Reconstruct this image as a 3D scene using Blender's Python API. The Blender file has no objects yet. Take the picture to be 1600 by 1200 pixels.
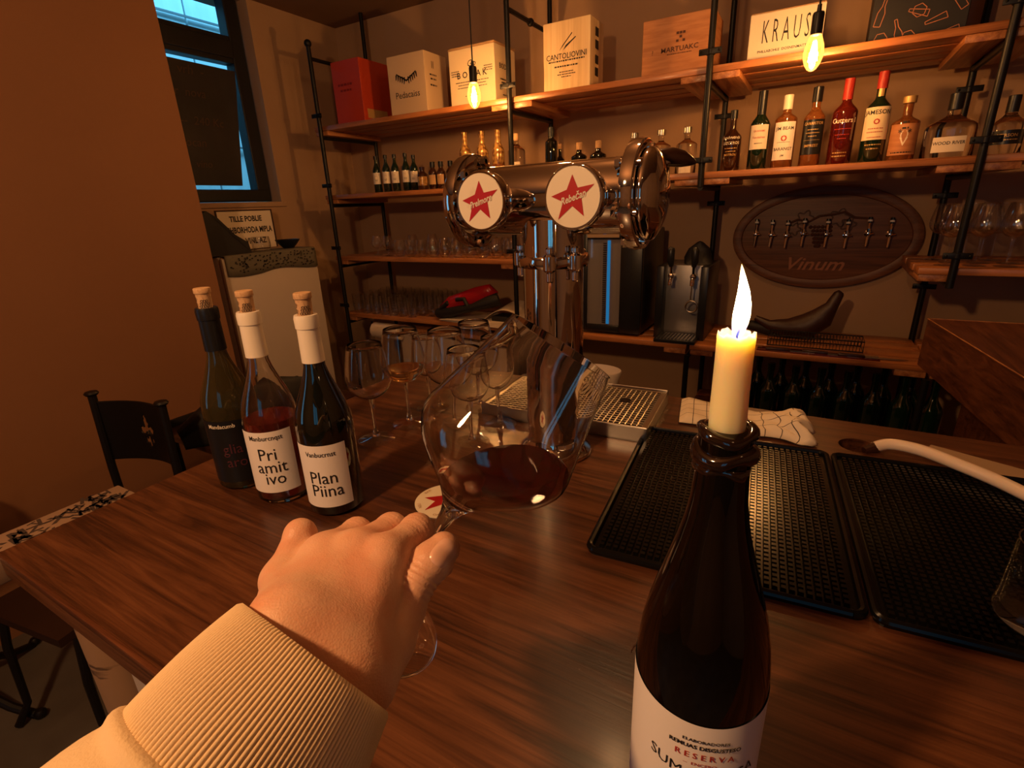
import bpy, bmesh, math, random
import numpy as np
from mathutils import Matrix, Vector
random.seed(4); rng = np.random.default_rng(4)
PI = math.pi
scn = bpy.context.scene
COL = scn.collection

# ------------------------------------------------------------------ camera
FPX = 794.0                     # focal length in pixels of the 1600 px frame
EYE = 1.49                      # camera height above the floor
_vl = np.array([-1450., -222., FPX]); _vd = np.array([90., 2250., FPX])
_X = -_vl / np.linalg.norm(_vl); _Z = -_vd / np.linalg.norm(_vd)
_Z = _Z - _X * (_X @ _Z); _Z /= np.linalg.norm(_Z); _Y = np.cross(_Z, _X)
RW = np.array([_X, _Y, _Z])     # image axes (right, down, forward) -> world
CAMP = np.array([0., 0., EYE])
def ray(px, py): return RW @ np.array([px - 800., py - 600., FPX])
def on_z(px, py, z): r = ray(px, py); return CAMP + r * ((z - EYE) / r[2])
def on_y(px, py, y): r = ray(px, py); return CAMP + r * (y / r[1])
def on_x(px, py, x): r = ray(px, py); return CAMP + r * (x / r[0])
def at_depth(px, py, d): return CAMP + RW @ (np.array([(px - 800.) / FPX, (py - 600.) / FPX, 1.]) * d)
cam = bpy.data.cameras.new('camera'); camo = bpy.data.objects.new('camera', cam); COL.objects.link(camo)
cam.sensor_width = 36; cam.lens = FPX / 1600 * 36; cam.clip_start = .01; cam.clip_end = 60
M3 = np.array([RW[:, 0], -RW[:, 1], -RW[:, 2]]).T
camo.matrix_world = Matrix.Translation((0, 0, EYE)) @ Matrix([list(r) for r in M3]).to_4x4()
scn.camera = camo

# ------------------------------------------------------------------ world, lights, exposure
scn.view_settings.view_transform = 'Standard'; scn.view_settings.look = 'None'
scn.view_settings.gamma = 1; scn.view_settings.use_curve_mapping = False
scn.view_settings.exposure = 0.36
scn.cycles.transparent_max_bounces = 32; scn.cycles.max_bounces = 16; scn.cycles.transmission_bounces = 16
w = bpy.data.worlds.new('sky'); scn.world = w; w.use_nodes = True
w.node_tree.nodes['Background'].inputs[0].default_value = (.12, .50, .80, 1)
w.node_tree.nodes['Background'].inputs[1].default_value = .45
WARM = (1, .52, .215)
def point_light(name, loc, power, color=WARM, radius=.02):
    l = bpy.data.lights.new(name, 'POINT'); l.energy = power; l.color = color; l.shadow_soft_size = radius
    o = bpy.data.objects.new(name, l); o.location = loc; COL.objects.link(o); return o
def area_light(name, loc, rot, sx, sy, power, color):
    l = bpy.data.lights.new(name, 'AREA'); l.shape = 'RECTANGLE'; l.size = sx; l.size_y = sy; l.energy = power; l.color = color
    o = bpy.data.objects.new(name, l); o.location = loc; o.rotation_euler = rot; COL.objects.link(o); return o
# daylight outside the two street windows behind the camera
area_light('daylight_street', (.7, -3.02, 1.75), (PI / 2, 0, 0), 1.1, 1.5, .8, (.30, .66, 1))
area_light('daylight_side', (-2.70, -1.75, 1.55), (0, -PI / 2, 0), 1.7, .8, 3.2, (.30, .66, 1))
area_light('lane_daylight', (-3.62, 2.3, 4.3), (0, math.radians(38), 0), .7, 4.0, 150, (.16, .60, .90))
# ceiling pendants of the room that hang outside the frame
point_light('room_lamp', (-.60, -.50, 2.10), 42, WARM, .05)
point_light('counter_lamp', (-.35, 1.2, 2.45), 6.5, WARM, .035)
point_light('aisle_lamp', (-.9, 1.75, 2.5), 2.2, WARM, .035)
point_light('seat_lamp', (.55, -.15, 2.35), .5, WARM, .04)

# ------------------------------------------------------------------ materials
def mat(name, col, rough=.5, metal=0., trans=0., ior=1.45, coat=0., sss=0., bump=None, spec=None, emit=None, estr=0.,
        vary=None, sss_r=(1, .3, .12), sss_s=.01):
    m = bpy.data.materials.new(name); m.use_nodes = True; nt = m.node_tree; b = nt.nodes['Principled BSDF']
    b.inputs['Base Color'].default_value = (*col, 1); b.inputs['Roughness'].default_value = rough
    b.inputs['Metallic'].default_value = metal; b.inputs['Transmission Weight'].default_value = trans
    b.inputs['IOR'].default_value = ior; b.inputs['Coat Weight'].default_value = coat
    b.inputs['Coat Roughness'].default_value = .04
    if sss:
        b.inputs['Subsurface Weight'].default_value = sss; b.inputs['Subsurface Radius'].default_value = sss_r
        b.inputs['Subsurface Scale'].default_value = sss_s
    if spec is not None: b.inputs['Specular IOR Level'].default_value = spec
    if emit: b.inputs['Emission Color'].default_value = (*emit, 1); b.inputs['Emission Strength'].default_value = estr
    tc = None
    if vary or bump: tc = nt.nodes.new('ShaderNodeTexCoord')
    if vary:        # (second colour, scale, (sx,sy,sz), contrast low, contrast high)
        c2, sc, st, lo, hi = vary
        mp = nt.nodes.new('ShaderNodeMapping'); mp.inputs['Scale'].default_value = st
        nz = nt.nodes.new('ShaderNodeTexNoise'); nz.inputs['Scale'].default_value = sc; nz.inputs['Detail'].default_value = 6
        cr = nt.nodes.new('ShaderNodeValToRGB'); cr.color_ramp.elements[0].position = lo; cr.color_ramp.elements[1].position = hi
        cr.color_ramp.elements[0].color = (*col, 1); cr.color_ramp.elements[1].color = (*c2, 1)
        nt.links.new(tc.outputs['Object'], mp.inputs[0]); nt.links.new(mp.outputs[0], nz.inputs['Vector'])
        nt.links.new(nz.outputs['Fac'], cr.inputs[0]); nt.links.new(cr.outputs[0], b.inputs['Base Color'])
    if bump:        # (scale, strength, distance, stretch)
        sc, s, d, st = bump
        mp = nt.nodes.new('ShaderNodeMapping'); mp.inputs['Scale'].default_value = st
        nz = nt.nodes.new('ShaderNodeTexNoise'); nz.inputs['Scale'].default_value = sc; nz.inputs['Detail'].default_value = 5
        bp = nt.nodes.new('ShaderNodeBump'); bp.inputs['Strength'].default_value = s; bp.inputs['Distance'].default_value = d
        nt.links.new(tc.outputs['Object'], mp.inputs[0]); nt.links.new(mp.outputs[0], nz.inputs['Vector'])
        nt.links.new(nz.outputs['Fac'], bp.inputs['Height']); nt.links.new(bp.outputs[0], b.inputs['Normal'])
    return m
def wood(name, c1, c2, c3, scale=1., along=0, rough=.35, coat=0., bump=.12):
    m = bpy.data.materials.new(name); m.use_nodes = True; nt = m.node_tree; b = nt.nodes['Principled BSDF']
    tc = nt.nodes.new('ShaderNodeTexCoord'); L = nt.links.new
    st = [26, 26, 26]; st[along] = 1.6
    mp = nt.nodes.new('ShaderNodeMapping'); mp.inputs['Scale'].default_value = [s * scale for s in st]
    mp.inputs['Rotation'].default_value = (0, 0, .03)
    n1 = nt.nodes.new('ShaderNodeTexNoise'); n1.inputs['Scale'].default_value = 1.1; n1.inputs['Detail'].default_value = 7
    n1.inputs['Roughness'].default_value = .62; n1.inputs['Distortion'].default_value = .9
    st2 = [150, 150, 150]; st2[along] = 3.5
    mp2 = nt.nodes.new('ShaderNodeMapping'); mp2.inputs['Scale'].default_value = [s * scale for s in st2]
    n2 = nt.nodes.new('ShaderNodeTexNoise'); n2.inputs['Scale'].default_value = 1.4; n2.inputs['Detail'].default_value = 3
    cr = nt.nodes.new('ShaderNodeValToRGB'); e = cr.color_ramp.elements
    e[0].position = .33; e[0].color = (*c1, 1); e[1].position = .68; e[1].color = (*c3, 1)
    k = e.new(.5); k.color = (*c2, 1)
    ma = nt.nodes.new('ShaderNodeMath'); ma.operation = 'MULTIPLY_ADD'; ma.inputs[1].default_value = .28; ma.inputs[2].default_value = -.14
    ad = nt.nodes.new('ShaderNodeMath'); ad.operation = 'ADD'
    L(tc.outputs['Object'], mp.inputs[0]); L(tc.outputs['Object'], mp2.inputs[0])
    L(mp.outputs[0], n1.inputs['Vector']); L(mp2.outputs[0], n2.inputs['Vector'])
    L(n2.outputs['Fac'], ma.inputs[0]); L(n1.outputs['Fac'], ad.inputs[0]); L(ma.outputs[0], ad.inputs[1])
    L(ad.outputs[0], cr.inputs[0]); L(cr.outputs[0], b.inputs['Base Color'])
    bp = nt.nodes.new('ShaderNodeBump'); bp.inputs['Strength'].default_value = bump; bp.inputs['Distance'].default_value = .002
    L(ad.outputs[0], bp.inputs['Height']); L(bp.outputs[0], b.inputs['Normal'])
    b.inputs['Roughness'].default_value = rough; b.inputs['Coat Weight'].default_value = coat; b.inputs['Coat Roughness'].default_value = .15
    return m
def emission(name, col, s, through=False):
    m = bpy.data.materials.new(name); m.use_nodes = True; nt = m.node_tree; nt.nodes.clear()
    o = nt.nodes.new('ShaderNodeOutputMaterial'); e = nt.nodes.new('ShaderNodeEmission')
    e.inputs[0].default_value = (*col, 1); e.inputs[1].default_value = s
    if through:
        t = nt.nodes.new('ShaderNodeBsdfTransparent'); a = nt.nodes.new('ShaderNodeAddShader')
        nt.links.new(e.outputs[0], a.inputs[0]); nt.links.new(t.outputs[0], a.inputs[1]); nt.links.new(a.outputs[0], o.inputs[0])
    else: nt.links.new(e.outputs[0], o.inputs[0])
    return m

M = {}
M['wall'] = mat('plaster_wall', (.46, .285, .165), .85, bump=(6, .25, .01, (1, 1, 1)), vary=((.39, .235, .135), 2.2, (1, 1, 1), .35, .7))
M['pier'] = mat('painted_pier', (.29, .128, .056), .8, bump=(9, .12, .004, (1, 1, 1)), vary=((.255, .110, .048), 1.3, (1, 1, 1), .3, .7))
M['ceil'] = mat('ceiling_paint', (.20, .11, .06), .9)
M['floor'] = mat('dark_floor', (.10, .085, .07), .55, vary=((.16, .14, .12), 3, (1, 1, 1), .35, .7), bump=(14, .2, .004, (1, 1, 1)))
M['counter'] = wood('walnut_counter', (.036, .012, .0055), (.094, .0315, .0125), (.155, .056, .022), 1.7, 0, .33, .10, .14)
M['apron'] = wood('walnut_apron', (.045, .013, .006), (.10, .031, .013), (.16, .054, .022), 1.9, 0, .32, .2, .12)
M['apron_y'] = wood('walnut_apron_across', (.045, .013, .006), (.10, .031, .013), (.16, .054, .022), 1.9, 1, .32, .15, .12)
M['slat'] = wood('pine_slat', (.24, .075, .022), (.42, .15, .048), (.56, .22, .075), 1.1, 0, .38, .15, .12)
M['batten'] = wood('pine_batten', (.25, .085, .03), (.42, .165, .06), (.55, .25, .10), 1.4, 1, .4, .1, .12)
M['pipe'] = mat('black_iron', (.012, .011, .011), .42, .5)
M['chrome'] = mat('polished_chrome', (.74, .70, .66), .045, 1.)
M['steel'] = mat('brushed_steel', (.55, .52, .48), .28, 1.)
M['steel_dull'] = mat('dull_steel', (.30, .29, .30), .42, .85)
M['glass'] = mat('clear_glass', (1, .99, .97), 0, 0, 1., 1.45)
M['shelfglass'] = tg = bpy.data.materials.new('thin_glass'); tg.use_nodes = True; nt = tg.node_tree; nt.nodes.clear()
_o = nt.nodes.new('ShaderNodeOutputMaterial'); _t = nt.nodes.new('ShaderNodeBsdfTransparent'); _t.inputs[0].default_value = (.985, .98, .97, 1)
_g = nt.nodes.new('ShaderNodeBsdfGlossy'); _g.inputs['Roughness'].default_value = .025; _f = nt.nodes.new('ShaderNodeLayerWeight'); _f.inputs[0].default_value = .5
_p = nt.nodes.new('ShaderNodeMath'); _p.operation = 'POWER'; _p.inputs[1].default_value = 3.; _a = nt.nodes.new('ShaderNodeMath'); _a.operation = 'MULTIPLY_ADD'; _a.inputs[1].default_value = .85; _a.inputs[2].default_value = .085
nt.links.new(_f.outputs['Facing'], _p.inputs[0]); nt.links.new(_p.outputs[0], _a.inputs[0])
_m = nt.nodes.new('ShaderNodeMixShader'); nt.links.new(_a.outputs[0], _m.inputs[0]); nt.links.new(_t.outputs[0], _m.inputs[1]); nt.links.new(_g.outputs[0], _m.inputs[2]); nt.links.new(_m.outputs[0], _o.inputs[0])
M['thin'] = tg
M['wine'] = mat('red_wine', (.050, .0012, .0020), .02, 0, .32, 1.34)
M['rose'] = mat('rose_wine', (.42, .05, .03), .04, 0, .75, 1.34)
M['dregs'] = mat('pale_wine', (.95, .70, .38), .03, 0, .95, 1.34)
M['darkglass'] = mat('dark_bottle_glass', (.0045, .0055, .003), .045, 0, 0, 1.5, coat=1.)
M['olive'] = mat('olive_bottle_glass', (.30, .25, .10), .02, 0, .93, 1.5)
M['sparkling'] = mat('brown_black_bottle', (.0025, .0015, .001), .05, 0, 0, 1.5, coat=.25)
M['greenglass'] = mat('green_bottle_glass', (.006, .022, .010), .06, 0, .25, 1.5, coat=1.)
M['brownglass'] = mat('brown_bottle_glass', (.030, .010, .004), .06, 0, 0, 1.5, coat=1.)
M['amberglass'] = mat('amber_spirit', (.48, .17, .045), .03, 0, .72, 1.45, coat=.6)
M['redspirit'] = mat('red_spirit', (.11, .008, .004), .04, 0, .3, 1.45, coat=1.)
M['goldglass'] = mat('gold_glass', (.78, .46, .15), .14, .55, .1, coat=.8, vary=((.25, .10, .03), 60, (1, 1, 1), .42, .62))
M['paper'] = mat('label_paper', (.80, .69, .56), .6)
M['paperw'] = mat('white_label_paper', (.86, .78, .72), .55, bump=(40, .1, .001, (1, 1, 1)))
M['cream'] = mat('cream_foil', (.88, .77, .62), .38)
M['blackcap'] = mat('black_foil', (.008, .008, .009), .35)
M['ink'] = mat('black_ink', (.012, .010, .010), .6)
M['redink'] = mat('red_ink', (.42, .03, .02), .5)
M['purpleink'] = mat('plum_ink', (.07, .014, .020), .5)
M['whiteink'] = mat('white_ink', (.75, .66, .52), .5)
M['goldink'] = mat('gold_ink', (.62, .38, .14), .4, .4)
M['cork'] = mat('cork', (.62, .38, .20), .8, bump=(300, .4, .001, (1, 1, 1)), vary=((.48, .27, .13), 260, (1, 1, 1), .45, .7))
M['cardboard'] = mat('brown_cardboard', (.46, .27, .13), .8)
M['box_tan'] = mat('tan_box', (.62, .45, .29), .7, bump=(30, .1, .002, (1, 1, 1)))
M['box_cream'] = mat('cream_box', (.82, .66, .44), .65)
M['box_wood'] = wood('pine_crate', (.66, .46, .25), (.78, .57, .33), (.84, .66, .42), .5, 2, .6, 0, .05)
M['box_orange'] = mat('plywood_crate', (.55, .24, .10), .6, vary=((.45, .18, .07), 8, (1, 1, 8), .4, .6))
M['box_white'] = mat('white_box', (.74, .64, .52), .6)
M['box_black'] = mat('black_box', (.014, .012, .012), .5)
M['box_red'] = mat('red_box', (.46, .045, .014), .45)
M['rubber'] = mat('black_rubber', (.005, .0045, .004), .22, spec=.22)
M['wax'] = mat('candle_wax', (.92, .72, .40), .42, sss=.95, sss_r=(1, .62, .28), sss_s=.022)
M['darkwax'] = mat('dark_wax', (.010, .004, .002), .10, coat=1.)
M['skin'] = None
M['plastic'] = mat('black_plastic', (.012, .012, .013), .3)
M['shade'] = mat('bakelite_socket', (.010, .009, .008), .38)
M['disc'] = mat('medallion_face', (.85, .74, .56), .35, vary=((.66, .52, .34), 22, (1, 1, 1), .60, .78))
M['star'] = mat('star_red', (.42, .010, .012), .4)
M['white'] = mat('white_enamel', (.58, .48, .40), .45)
M['frame'] = mat('black_window_frame', (.010, .009, .010), .5)
M['facade'] = mat('pale_facade', (.70, .74, .76), .8, vary=((.52, .57, .60), 3, (1, 2, .4), .35, .7))
M['chalk'] = mat('chalkboard', (.018, .015, .016), .6, vary=((.035, .028, .028), 4, (1, 1, 1), .35, .7))
M['chalkink'] = mat('chalk', (.10, .055, .035), .8)
M['iron'] = mat('chair_iron', (.010, .008, .007), .45, .3)
M['seatwood'] = mat('seat_leather', (.03, .012, .007), .5)
M['redfab'] = mat('red_nylon', (.36, .010, .014), .22, bump=(30, .5, .004, (1, 1, 1)))
M['blackfab'] = mat('black_fabric', (.012, .010, .011), .6)
M['felt'] = mat('speckled_cover', (.14, .12, .085), .8)
M['paperplain'] = mat('plain_paper', (.66, .54, .42), .7)
M['brownwood'] = wood('carved_wood', (.085, .030, .012), (.15, .052, .020), (.21, .078, .032), .9, 0, .5, .0, .3)
M['carve'] = mat('carved_relief', (.075, .026, .011), .5)
M['carvelight'] = mat('letter_relief', (.34, .12, .05), .5)
M['ham'] = mat('cured_ham', (.030, .010, .006), .45, bump=(20, .4, .006, (1, 1, 1)))
M['hose'] = mat('white_hose', (.78, .62, .48), .35, sss=.2, sss_s=.004)
M['board'] = mat('beige_board', (.36, .24, .15), .5)
M['birch'] = mat('birch_print', (.34, .20, .11), .6, vary=((.09, .05, .03), 14, (.5, .5, 3), .60, .66))
M['panel'] = mat('pale_panel', (.52, .42, .34), .6)
M['letters'] = mat('letter_print', (.25, .155, .10), .7)
M['handle'] = mat('dark_handle', (.035, .012, .006), .3, coat=.5)
M['window_glass'] = mat('window_pane', (.9, .95, 1), 0, 0, 1., 1.02)
M['cloth'] = None

# ------------------------------------------------------------------ mesh builder
class MB:
    def __init__(s): s.v = []; s.f = []
    def add(s, vs, fs):
        n = len(s.v); s.v += [tuple(v) for v in vs]; s.f += [tuple(i + n for i in f) for f in fs]; return s
    def box(s, x0, x1, y0, y1, z0, z1, bev=0.):
        if bev <= 0:
            return s.add([(x0, y0, z0), (x1, y0, z0), (x1, y1, z0), (x0, y1, z0), (x0, y0, z1), (x1, y0, z1), (x1, y1, z1), (x0, y1, z1)],
                         [(0, 3, 2, 1), (4, 5, 6, 7), (0, 1, 5, 4), (1, 2, 6, 5), (2, 3, 7, 6), (3, 0, 4, 7)])
        bm = bmesh.new(); bmesh.ops.create_cube(bm, size=1)
        for v in bm.verts:
            v.co = Vector(((x0 + x1) / 2 + v.co.x * (x1 - x0), (y0 + y1) / 2 + v.co.y * (y1 - y0), (z0 + z1) / 2 + v.co.z * (z1 - z0)))
        bmesh.ops.bevel(bm, geom=list(bm.edges), offset=bev, segments=2, affect='EDGES', profile=.5)
        bm.verts.index_update()
        s.add([v.co[:] for v in bm.verts], [[v.index for v in f.verts] for f in bm.faces]); bm.free(); return s
    def lathe(s, prof, n=24, a0=0., a1=2 * PI, sx=1., sy=1.):
        full = abs(a1 - a0 - 2 * PI) < 1e-6; m = n if full else n + 1; rows = []
        vs = []; fs = []
        for r, z in prof:
            if r < 1e-7 and full: rows.append([len(vs)]); vs.append((0, 0, z))
            else:
                row = []
                for i in range(m):
                    a = a0 + (a1 - a0) * i / n; row.append(len(vs)); vs.append((r * math.cos(a) * sx, r * math.sin(a) * sy, z))
                rows.append(row)
        for A, B in zip(rows, rows[1:]):
            for i in range(n):
                j = (i + 1) % m if full else i + 1
                if len(A) == 1 and len(B) == 1: continue
                if len(A) == 1: fs.append((A[0], B[j], B[i]))
                elif len(B) == 1: fs.append((A[i], A[j], B[0]))
                else: fs.append((A[i], A[j], B[j], B[i]))
        return s.add(vs, fs)
    def cyl(s, r, z0, z1, n=20, bev=0.):
        b = min(bev, r * .5)
        return s.lathe([(0, z0), (r - b, z0), (r, z0 + b), (r, z1 - b), (r - b, z1), (0, z1)] if b else [(0, z0), (r, z0), (r, z1), (0, z1)], n)
    def tube(s, pts, r, n=10, cap=True, sq=1.):
        P = [Vector(p) for p in pts]; rs = r if isinstance(r, (list, tuple)) else [r] * len(P)
        vs = []; fs = []; up = None
        for i, p in enumerate(P):
            t = (P[min(i + 1, len(P) - 1)] - P[max(i - 1, 0)]).normalized()
            if up is None: up = Vector((0, 0, 1)) if abs(t.z) < .9 else Vector((1, 0, 0))
            a = (up - t * up.dot(t)).normalized(); b = t.cross(a); up = a
            for k in range(n):
                an = 2 * PI * k / n; vs.append(p + (a * math.cos(an) + b * math.sin(an) * sq) * rs[i])
        for i in range(len(P) - 1):
            for k in range(n):
                fs.append((i * n + k, i * n + (k + 1) % n, (i + 1) * n + (k + 1) % n, (i + 1) * n + k))
        if cap: fs.append(tuple(range(n - 1, -1, -1))); fs.append(tuple((len(P) - 1) * n + k for k in range(n)))
        return s.add(vs, fs)
    def sphere(s, c, r, n=12, sz=1.):
        m = MB(); m.lathe([(r * math.sin(PI * i / (n // 2)), -r * sz * math.cos(PI * i / (n // 2))) for i in range(n // 2 + 1)], n)
        return s.add([(x + c[0], y + c[1], z + c[2]) for x, y, z in m.v], m.f)
    def prism(s, poly, z0, z1):
        n = len(poly)
        return s.add([(x, y, z0) for x, y in poly] + [(x, y, z1) for x, y in poly],
                     [tuple(range(n - 1, -1, -1)), tuple(range(n, 2 * n))] + [(i, (i + 1) % n, n + (i + 1) % n, n + i) for i in range(n)])
    def xf(s, mtx): s.v = [tuple(mtx @ Vector(v)) for v in s.v]; return s
    def join(s, o, mtx=None): return s.add(o.v if mtx is None else [tuple(mtx @ Vector(v)) for v in o.v], o.f)
    def build(s, name, m, parent=None, loc=None, smooth=35, kind=None):
        me = bpy.data.meshes.new(name); me.from_pydata(s.v, [], s.f); me.update()
        bm = bmesh.new(); bm.from_mesh(me); bmesh.ops.recalc_face_normals(bm, faces=bm.faces); bm.to_mesh(me); bm.free()
        me.materials.append(m)
        if smooth:
            me.polygons.foreach_set('use_smooth', [True] * len(me.polygons)); me.set_sharp_from_angle(angle=math.radians(smooth))
        o = bpy.data.objects.new(name, me); COL.objects.link(o)
        if parent: o.parent = parent
        if loc is not None: o.location = loc
        if kind: o['kind'] = kind
        if 'print' in name or name in ('chalk_writing', 'lettering', 'letter_pattern', 'speckles', 'script_lettering', 'letter_relief', 'heading', 'filament', 'grape_relief'): o['kind'] = 'stuff'
        return o
def T(x, y, z): return Matrix.Translation((x, y, z))
def RZ(a): return Matrix.Rotation(a, 4, 'Z')
def RX(a): return Matrix.Rotation(a, 4, 'X')
def RY(a): return Matrix.Rotation(a, 4, 'Y')
def tag(o, label, cat, group=None):
    o['label'] = label; o['category'] = cat
    if group: o['group'] = group
    return o
def thing(name, label, cat, loc=(0, 0, 0), rz=0., group=None):
    o = bpy.data.objects.new(name, None); o.empty_display_size = .05; COL.objects.link(o)
    o.location = loc; o.rotation_euler = (0, 0, rz); return tag(o, label, cat, group)
def struct(name, mb, m, smooth=0):
    o = mb.build(name, m, smooth=smooth); o['kind'] = 'structure'; return o
def copy_tree(o, parent=None):
    c = o.copy(); COL.objects.link(c)
    if parent: c.parent = parent
    for ch in list(o.children): copy_tree(ch, c)
    return c
# text -> flat mesh, centred
_tc = {}
def text_mb(s, size, shear=0., bold=0., sx=1., spacing=1.):
    key = (s, shear, bold, spacing)
    if key not in _tc:
        cu = bpy.data.curves.new('t', 'FONT'); cu.body = s; cu.size = 1; cu.align_x = 'CENTER'; cu.align_y = 'CENTER'
        cu.shear = shear; cu.offset = bold; cu.space_character = spacing; cu.resolution_u = 2
        ob = bpy.data.objects.new('t', cu); me = bpy.data.meshes.new_from_object(ob)
        _tc[key] = ([tuple(v.co) for v in me.vertices], [tuple(p.vertices) for p in me.polygons])
        bpy.data.objects.remove(ob); bpy.data.curves.remove(cu); bpy.data.meshes.remove(me)
    V, F = _tc[key]; m = MB(); m.add([(x * size * sx, y * size, 0) for x, y, z in V], F); return m
def on_front(m, x, y, z):       # XY drawing -> plane facing -Y
    return m.xf(T(x, y, z) @ RX(PI / 2))
def on_cyl(m, R, z, ang=-PI / 2, sx=1., sy=1.):      # XY drawing -> cylinder of radius R, centred at angle ang
    m.v = [(R * math.cos(ang + x / R) * sx, R * math.sin(ang + x / R) * sy, z + y) for x, y, _ in m.v]; return m
def lines_mb(rows, w, h, wob=.25):       # small illegible print lines
    m = MB()
    for yy, ww in rows:
        x = -ww / 2
        while x < ww / 2:
            d = min(ww / 2 - x, random.uniform(.6, 2.2) * h); m.add([(x, yy, 0), (x + d, yy, 0), (x + d, yy + h, 0), (x, yy + h, 0)], [(0, 1, 2, 3)]); x += d + h * .5
    return m
def smoothstep(t): return t * t * (3 - 2 * t)

# ------------------------------------------------------------------ the room
WY = 2.95; WXL = -3.0; PIERX = -2.45; PIERY = 1.438; CEIL = 2.66
struct('floor', MB().box(-3.26, 2.6, -3.1, 3.1, -.05, 0), M['floor'])
struct('ceiling', MB().box(-3.26, 2.6, -3.1, 3.1, CEIL, CEIL + .05), M['ceil'])
struct('wall_back', MB().box(-3.2, 2.6, WY, WY + .15, 0, CEIL), M['wall'])
struct('wall_right', MB().box(2.5, 2.6, -3.1, 3.1, 0, CEIL), M['wall'])
# left wall beyond the pier, with the window opening set back in a niche
wy0, wy1, wz0, wz1 = 1.30, 2.29, 1.565, 2.72
m = MB(); m.box(-3.25, WXL, wy1, WY, 0, CEIL); m.box(-3.25, WXL, PIERY - .1, wy1, 0, wz0); m.box(-3.25, WXL, .9, wy0, wz0, CEIL)
struct('wall_side', m, M['wall'])
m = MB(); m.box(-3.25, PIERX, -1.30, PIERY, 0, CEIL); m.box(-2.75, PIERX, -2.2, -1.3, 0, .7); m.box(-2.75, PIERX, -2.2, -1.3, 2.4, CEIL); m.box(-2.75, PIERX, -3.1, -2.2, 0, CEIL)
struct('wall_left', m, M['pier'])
m = MB(); m.box(-3.2, .1, -3.1, -2.95, 0, CEIL); m.box(1.3, 2.6, -3.1, -2.95, 0, CEIL); m.box(.1, 1.3, -3.1, -2.95, 0, .95); m.box(.1, 1.3, -3.1, -2.95, 2.55, CEIL)
struct('wall_front', m, M['wall'])
# window behind the shelves' left end: black frame, transom, two panes
wn = thing('window_1', 'black framed street window in the left niche', 'window', (-3.12, 0, 0)); wn['kind'] = 'structure'
fr = MB(); fb = .055
for (y0, y1, z0, z1) in ((wy0, wy1 - .015, wz0 + .005, wz0 + .075), (wy1 - .10, wy1 - .015, wz0 + .07, CEIL), (wy0, wy0 + .08, wz0 + .07, CEIL),
                         (wy0 + .08, wy1 - .10, 2.325, 2.465)):
    fr.box(-.03, .05, y0, y1, z0, z1, .006)
fr.box(.05, .062, wy0 + .08, wy1 - .1, 2.35, 2.44, .004)
fr.build('window_frame', M['frame'], wn, smooth=0)
MB().box(-.004, .0, wy0 + .07, wy1 - .09, wz0 + .07, 2.33).build('pane', M['window_glass'], wn, smooth=0)
MB().box(-.004, .0, wy0 + .07, wy1 - .09, 2.46, CEIL).build('pane', M['window_glass'], wn, smooth=0)
struct('trim_1', MB().box(-3.06, WXL + .012, wy0, wy1 + .03, wz0 - .03, wz0, .004), M['wall'])
# street windows behind the camera
for nm, loc, rz, ww, z0, z1 in (('window_2', (.7, -2.97, 0), 0, 1.2, .95, 2.55), ('window_3', (-2.60, -1.75, 0), PI / 2, .9, .7, 2.4)):
    t = thing(nm, 'black framed street window behind the guest' if nm == 'window_2' else 'tall black framed side window behind the guest', 'window', loc, rz); t['kind'] = 'structure'
    f = MB()
    for x0, x1, a, b in ((-ww / 2, -ww / 2 + .06, z0, z1), (ww / 2 - .06, ww / 2, z0, z1), (-.03, .03, z0, z1), (-ww / 2, ww / 2, z0, z0 + .06), (-ww / 2, ww / 2, z1 - .06, z1)):
        f.box(x0, x1, -.02, .03, a, b)
    f.build('window_frame', M['frame'], t, smooth=0)
# the building across the lane, seen through the window: pale sheets with joints
t = thing('house_facade', 'pale panelled house front across the lane, seen through the black window', 'building', (-4.3, 2.6, 0))
sheet = None
for i in range(9):
    if sheet is None:
        sheet = MB().box(-.04, 0, 0, .335, 0, 4.6, .006).build('panel', M['facade'], t, (0, -1.6, 0), 0)
    else:
        c = sheet.copy(); COL.objects.link(c); c.location = (random.uniform(-.012, .006), -1.6 + i * .35, 0)
MB().box(-.09, -.05, -1.7, 1.7, 0, 4.6).build('backing', M['frame'], t, smooth=0)
k = MB()
for zz in (1.62, 2.02, 2.44, 2.9): k.box(.0, .014, -1.6, 1.6, zz, zz + .014)
k.build('joint_strip', M['steel_dull'], t, smooth=0)
# chalkboard behind the lower pane
p0 = on_x(262, 84, -3.05); p1 = on_x(366, 112, -3.05); p2 = on_x(378, 289, -3.05); p3 = on_x(262, 280, -3.05)
t = thing('chalkboard', 'dark chalkboard menu with faint handwriting leaning in the black window', 'chalkboard', (-3.055, 0, 0))
cb = MB(); yA = wy0 + .07
cb.add([(0, yA, 1.66), (0, p2[1], 1.66), (0, p1[1], p1[2]), (0, yA, p1[2] + .01), (.012, yA, 1.66), (.012, p2[1], 1.66), (.012, p1[1], p1[2]), (.012, yA, p1[2] + .01)],
       [(0, 3, 2, 1), (4, 5, 6, 7), (0, 1, 5, 4), (1, 2, 6, 5), (2, 3, 7, 6), (3, 0, 4, 7)]).build('board', M['chalk'], t, smooth=0)
wr = MB()
for s_, yy, zz, sz in (('Rujno  vrh  -', 1.80, 2.24, .065), ('Polo  Pr  nova', 1.78, 2.13, .06), ('0,5  -----  240 Kc', 1.82, 1.99, .06), ('Polocan', 1.80, 1.88, .062), ('vino', 1.86, 1.77, .055)):
    wr.join(text_mb(s_, sz, .2), T(.0145, yy, zz) @ RZ(PI / 2) @ RX(PI / 2))
wr.build('chalk_writing', M['chalkink'], t, smooth=0)

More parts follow.
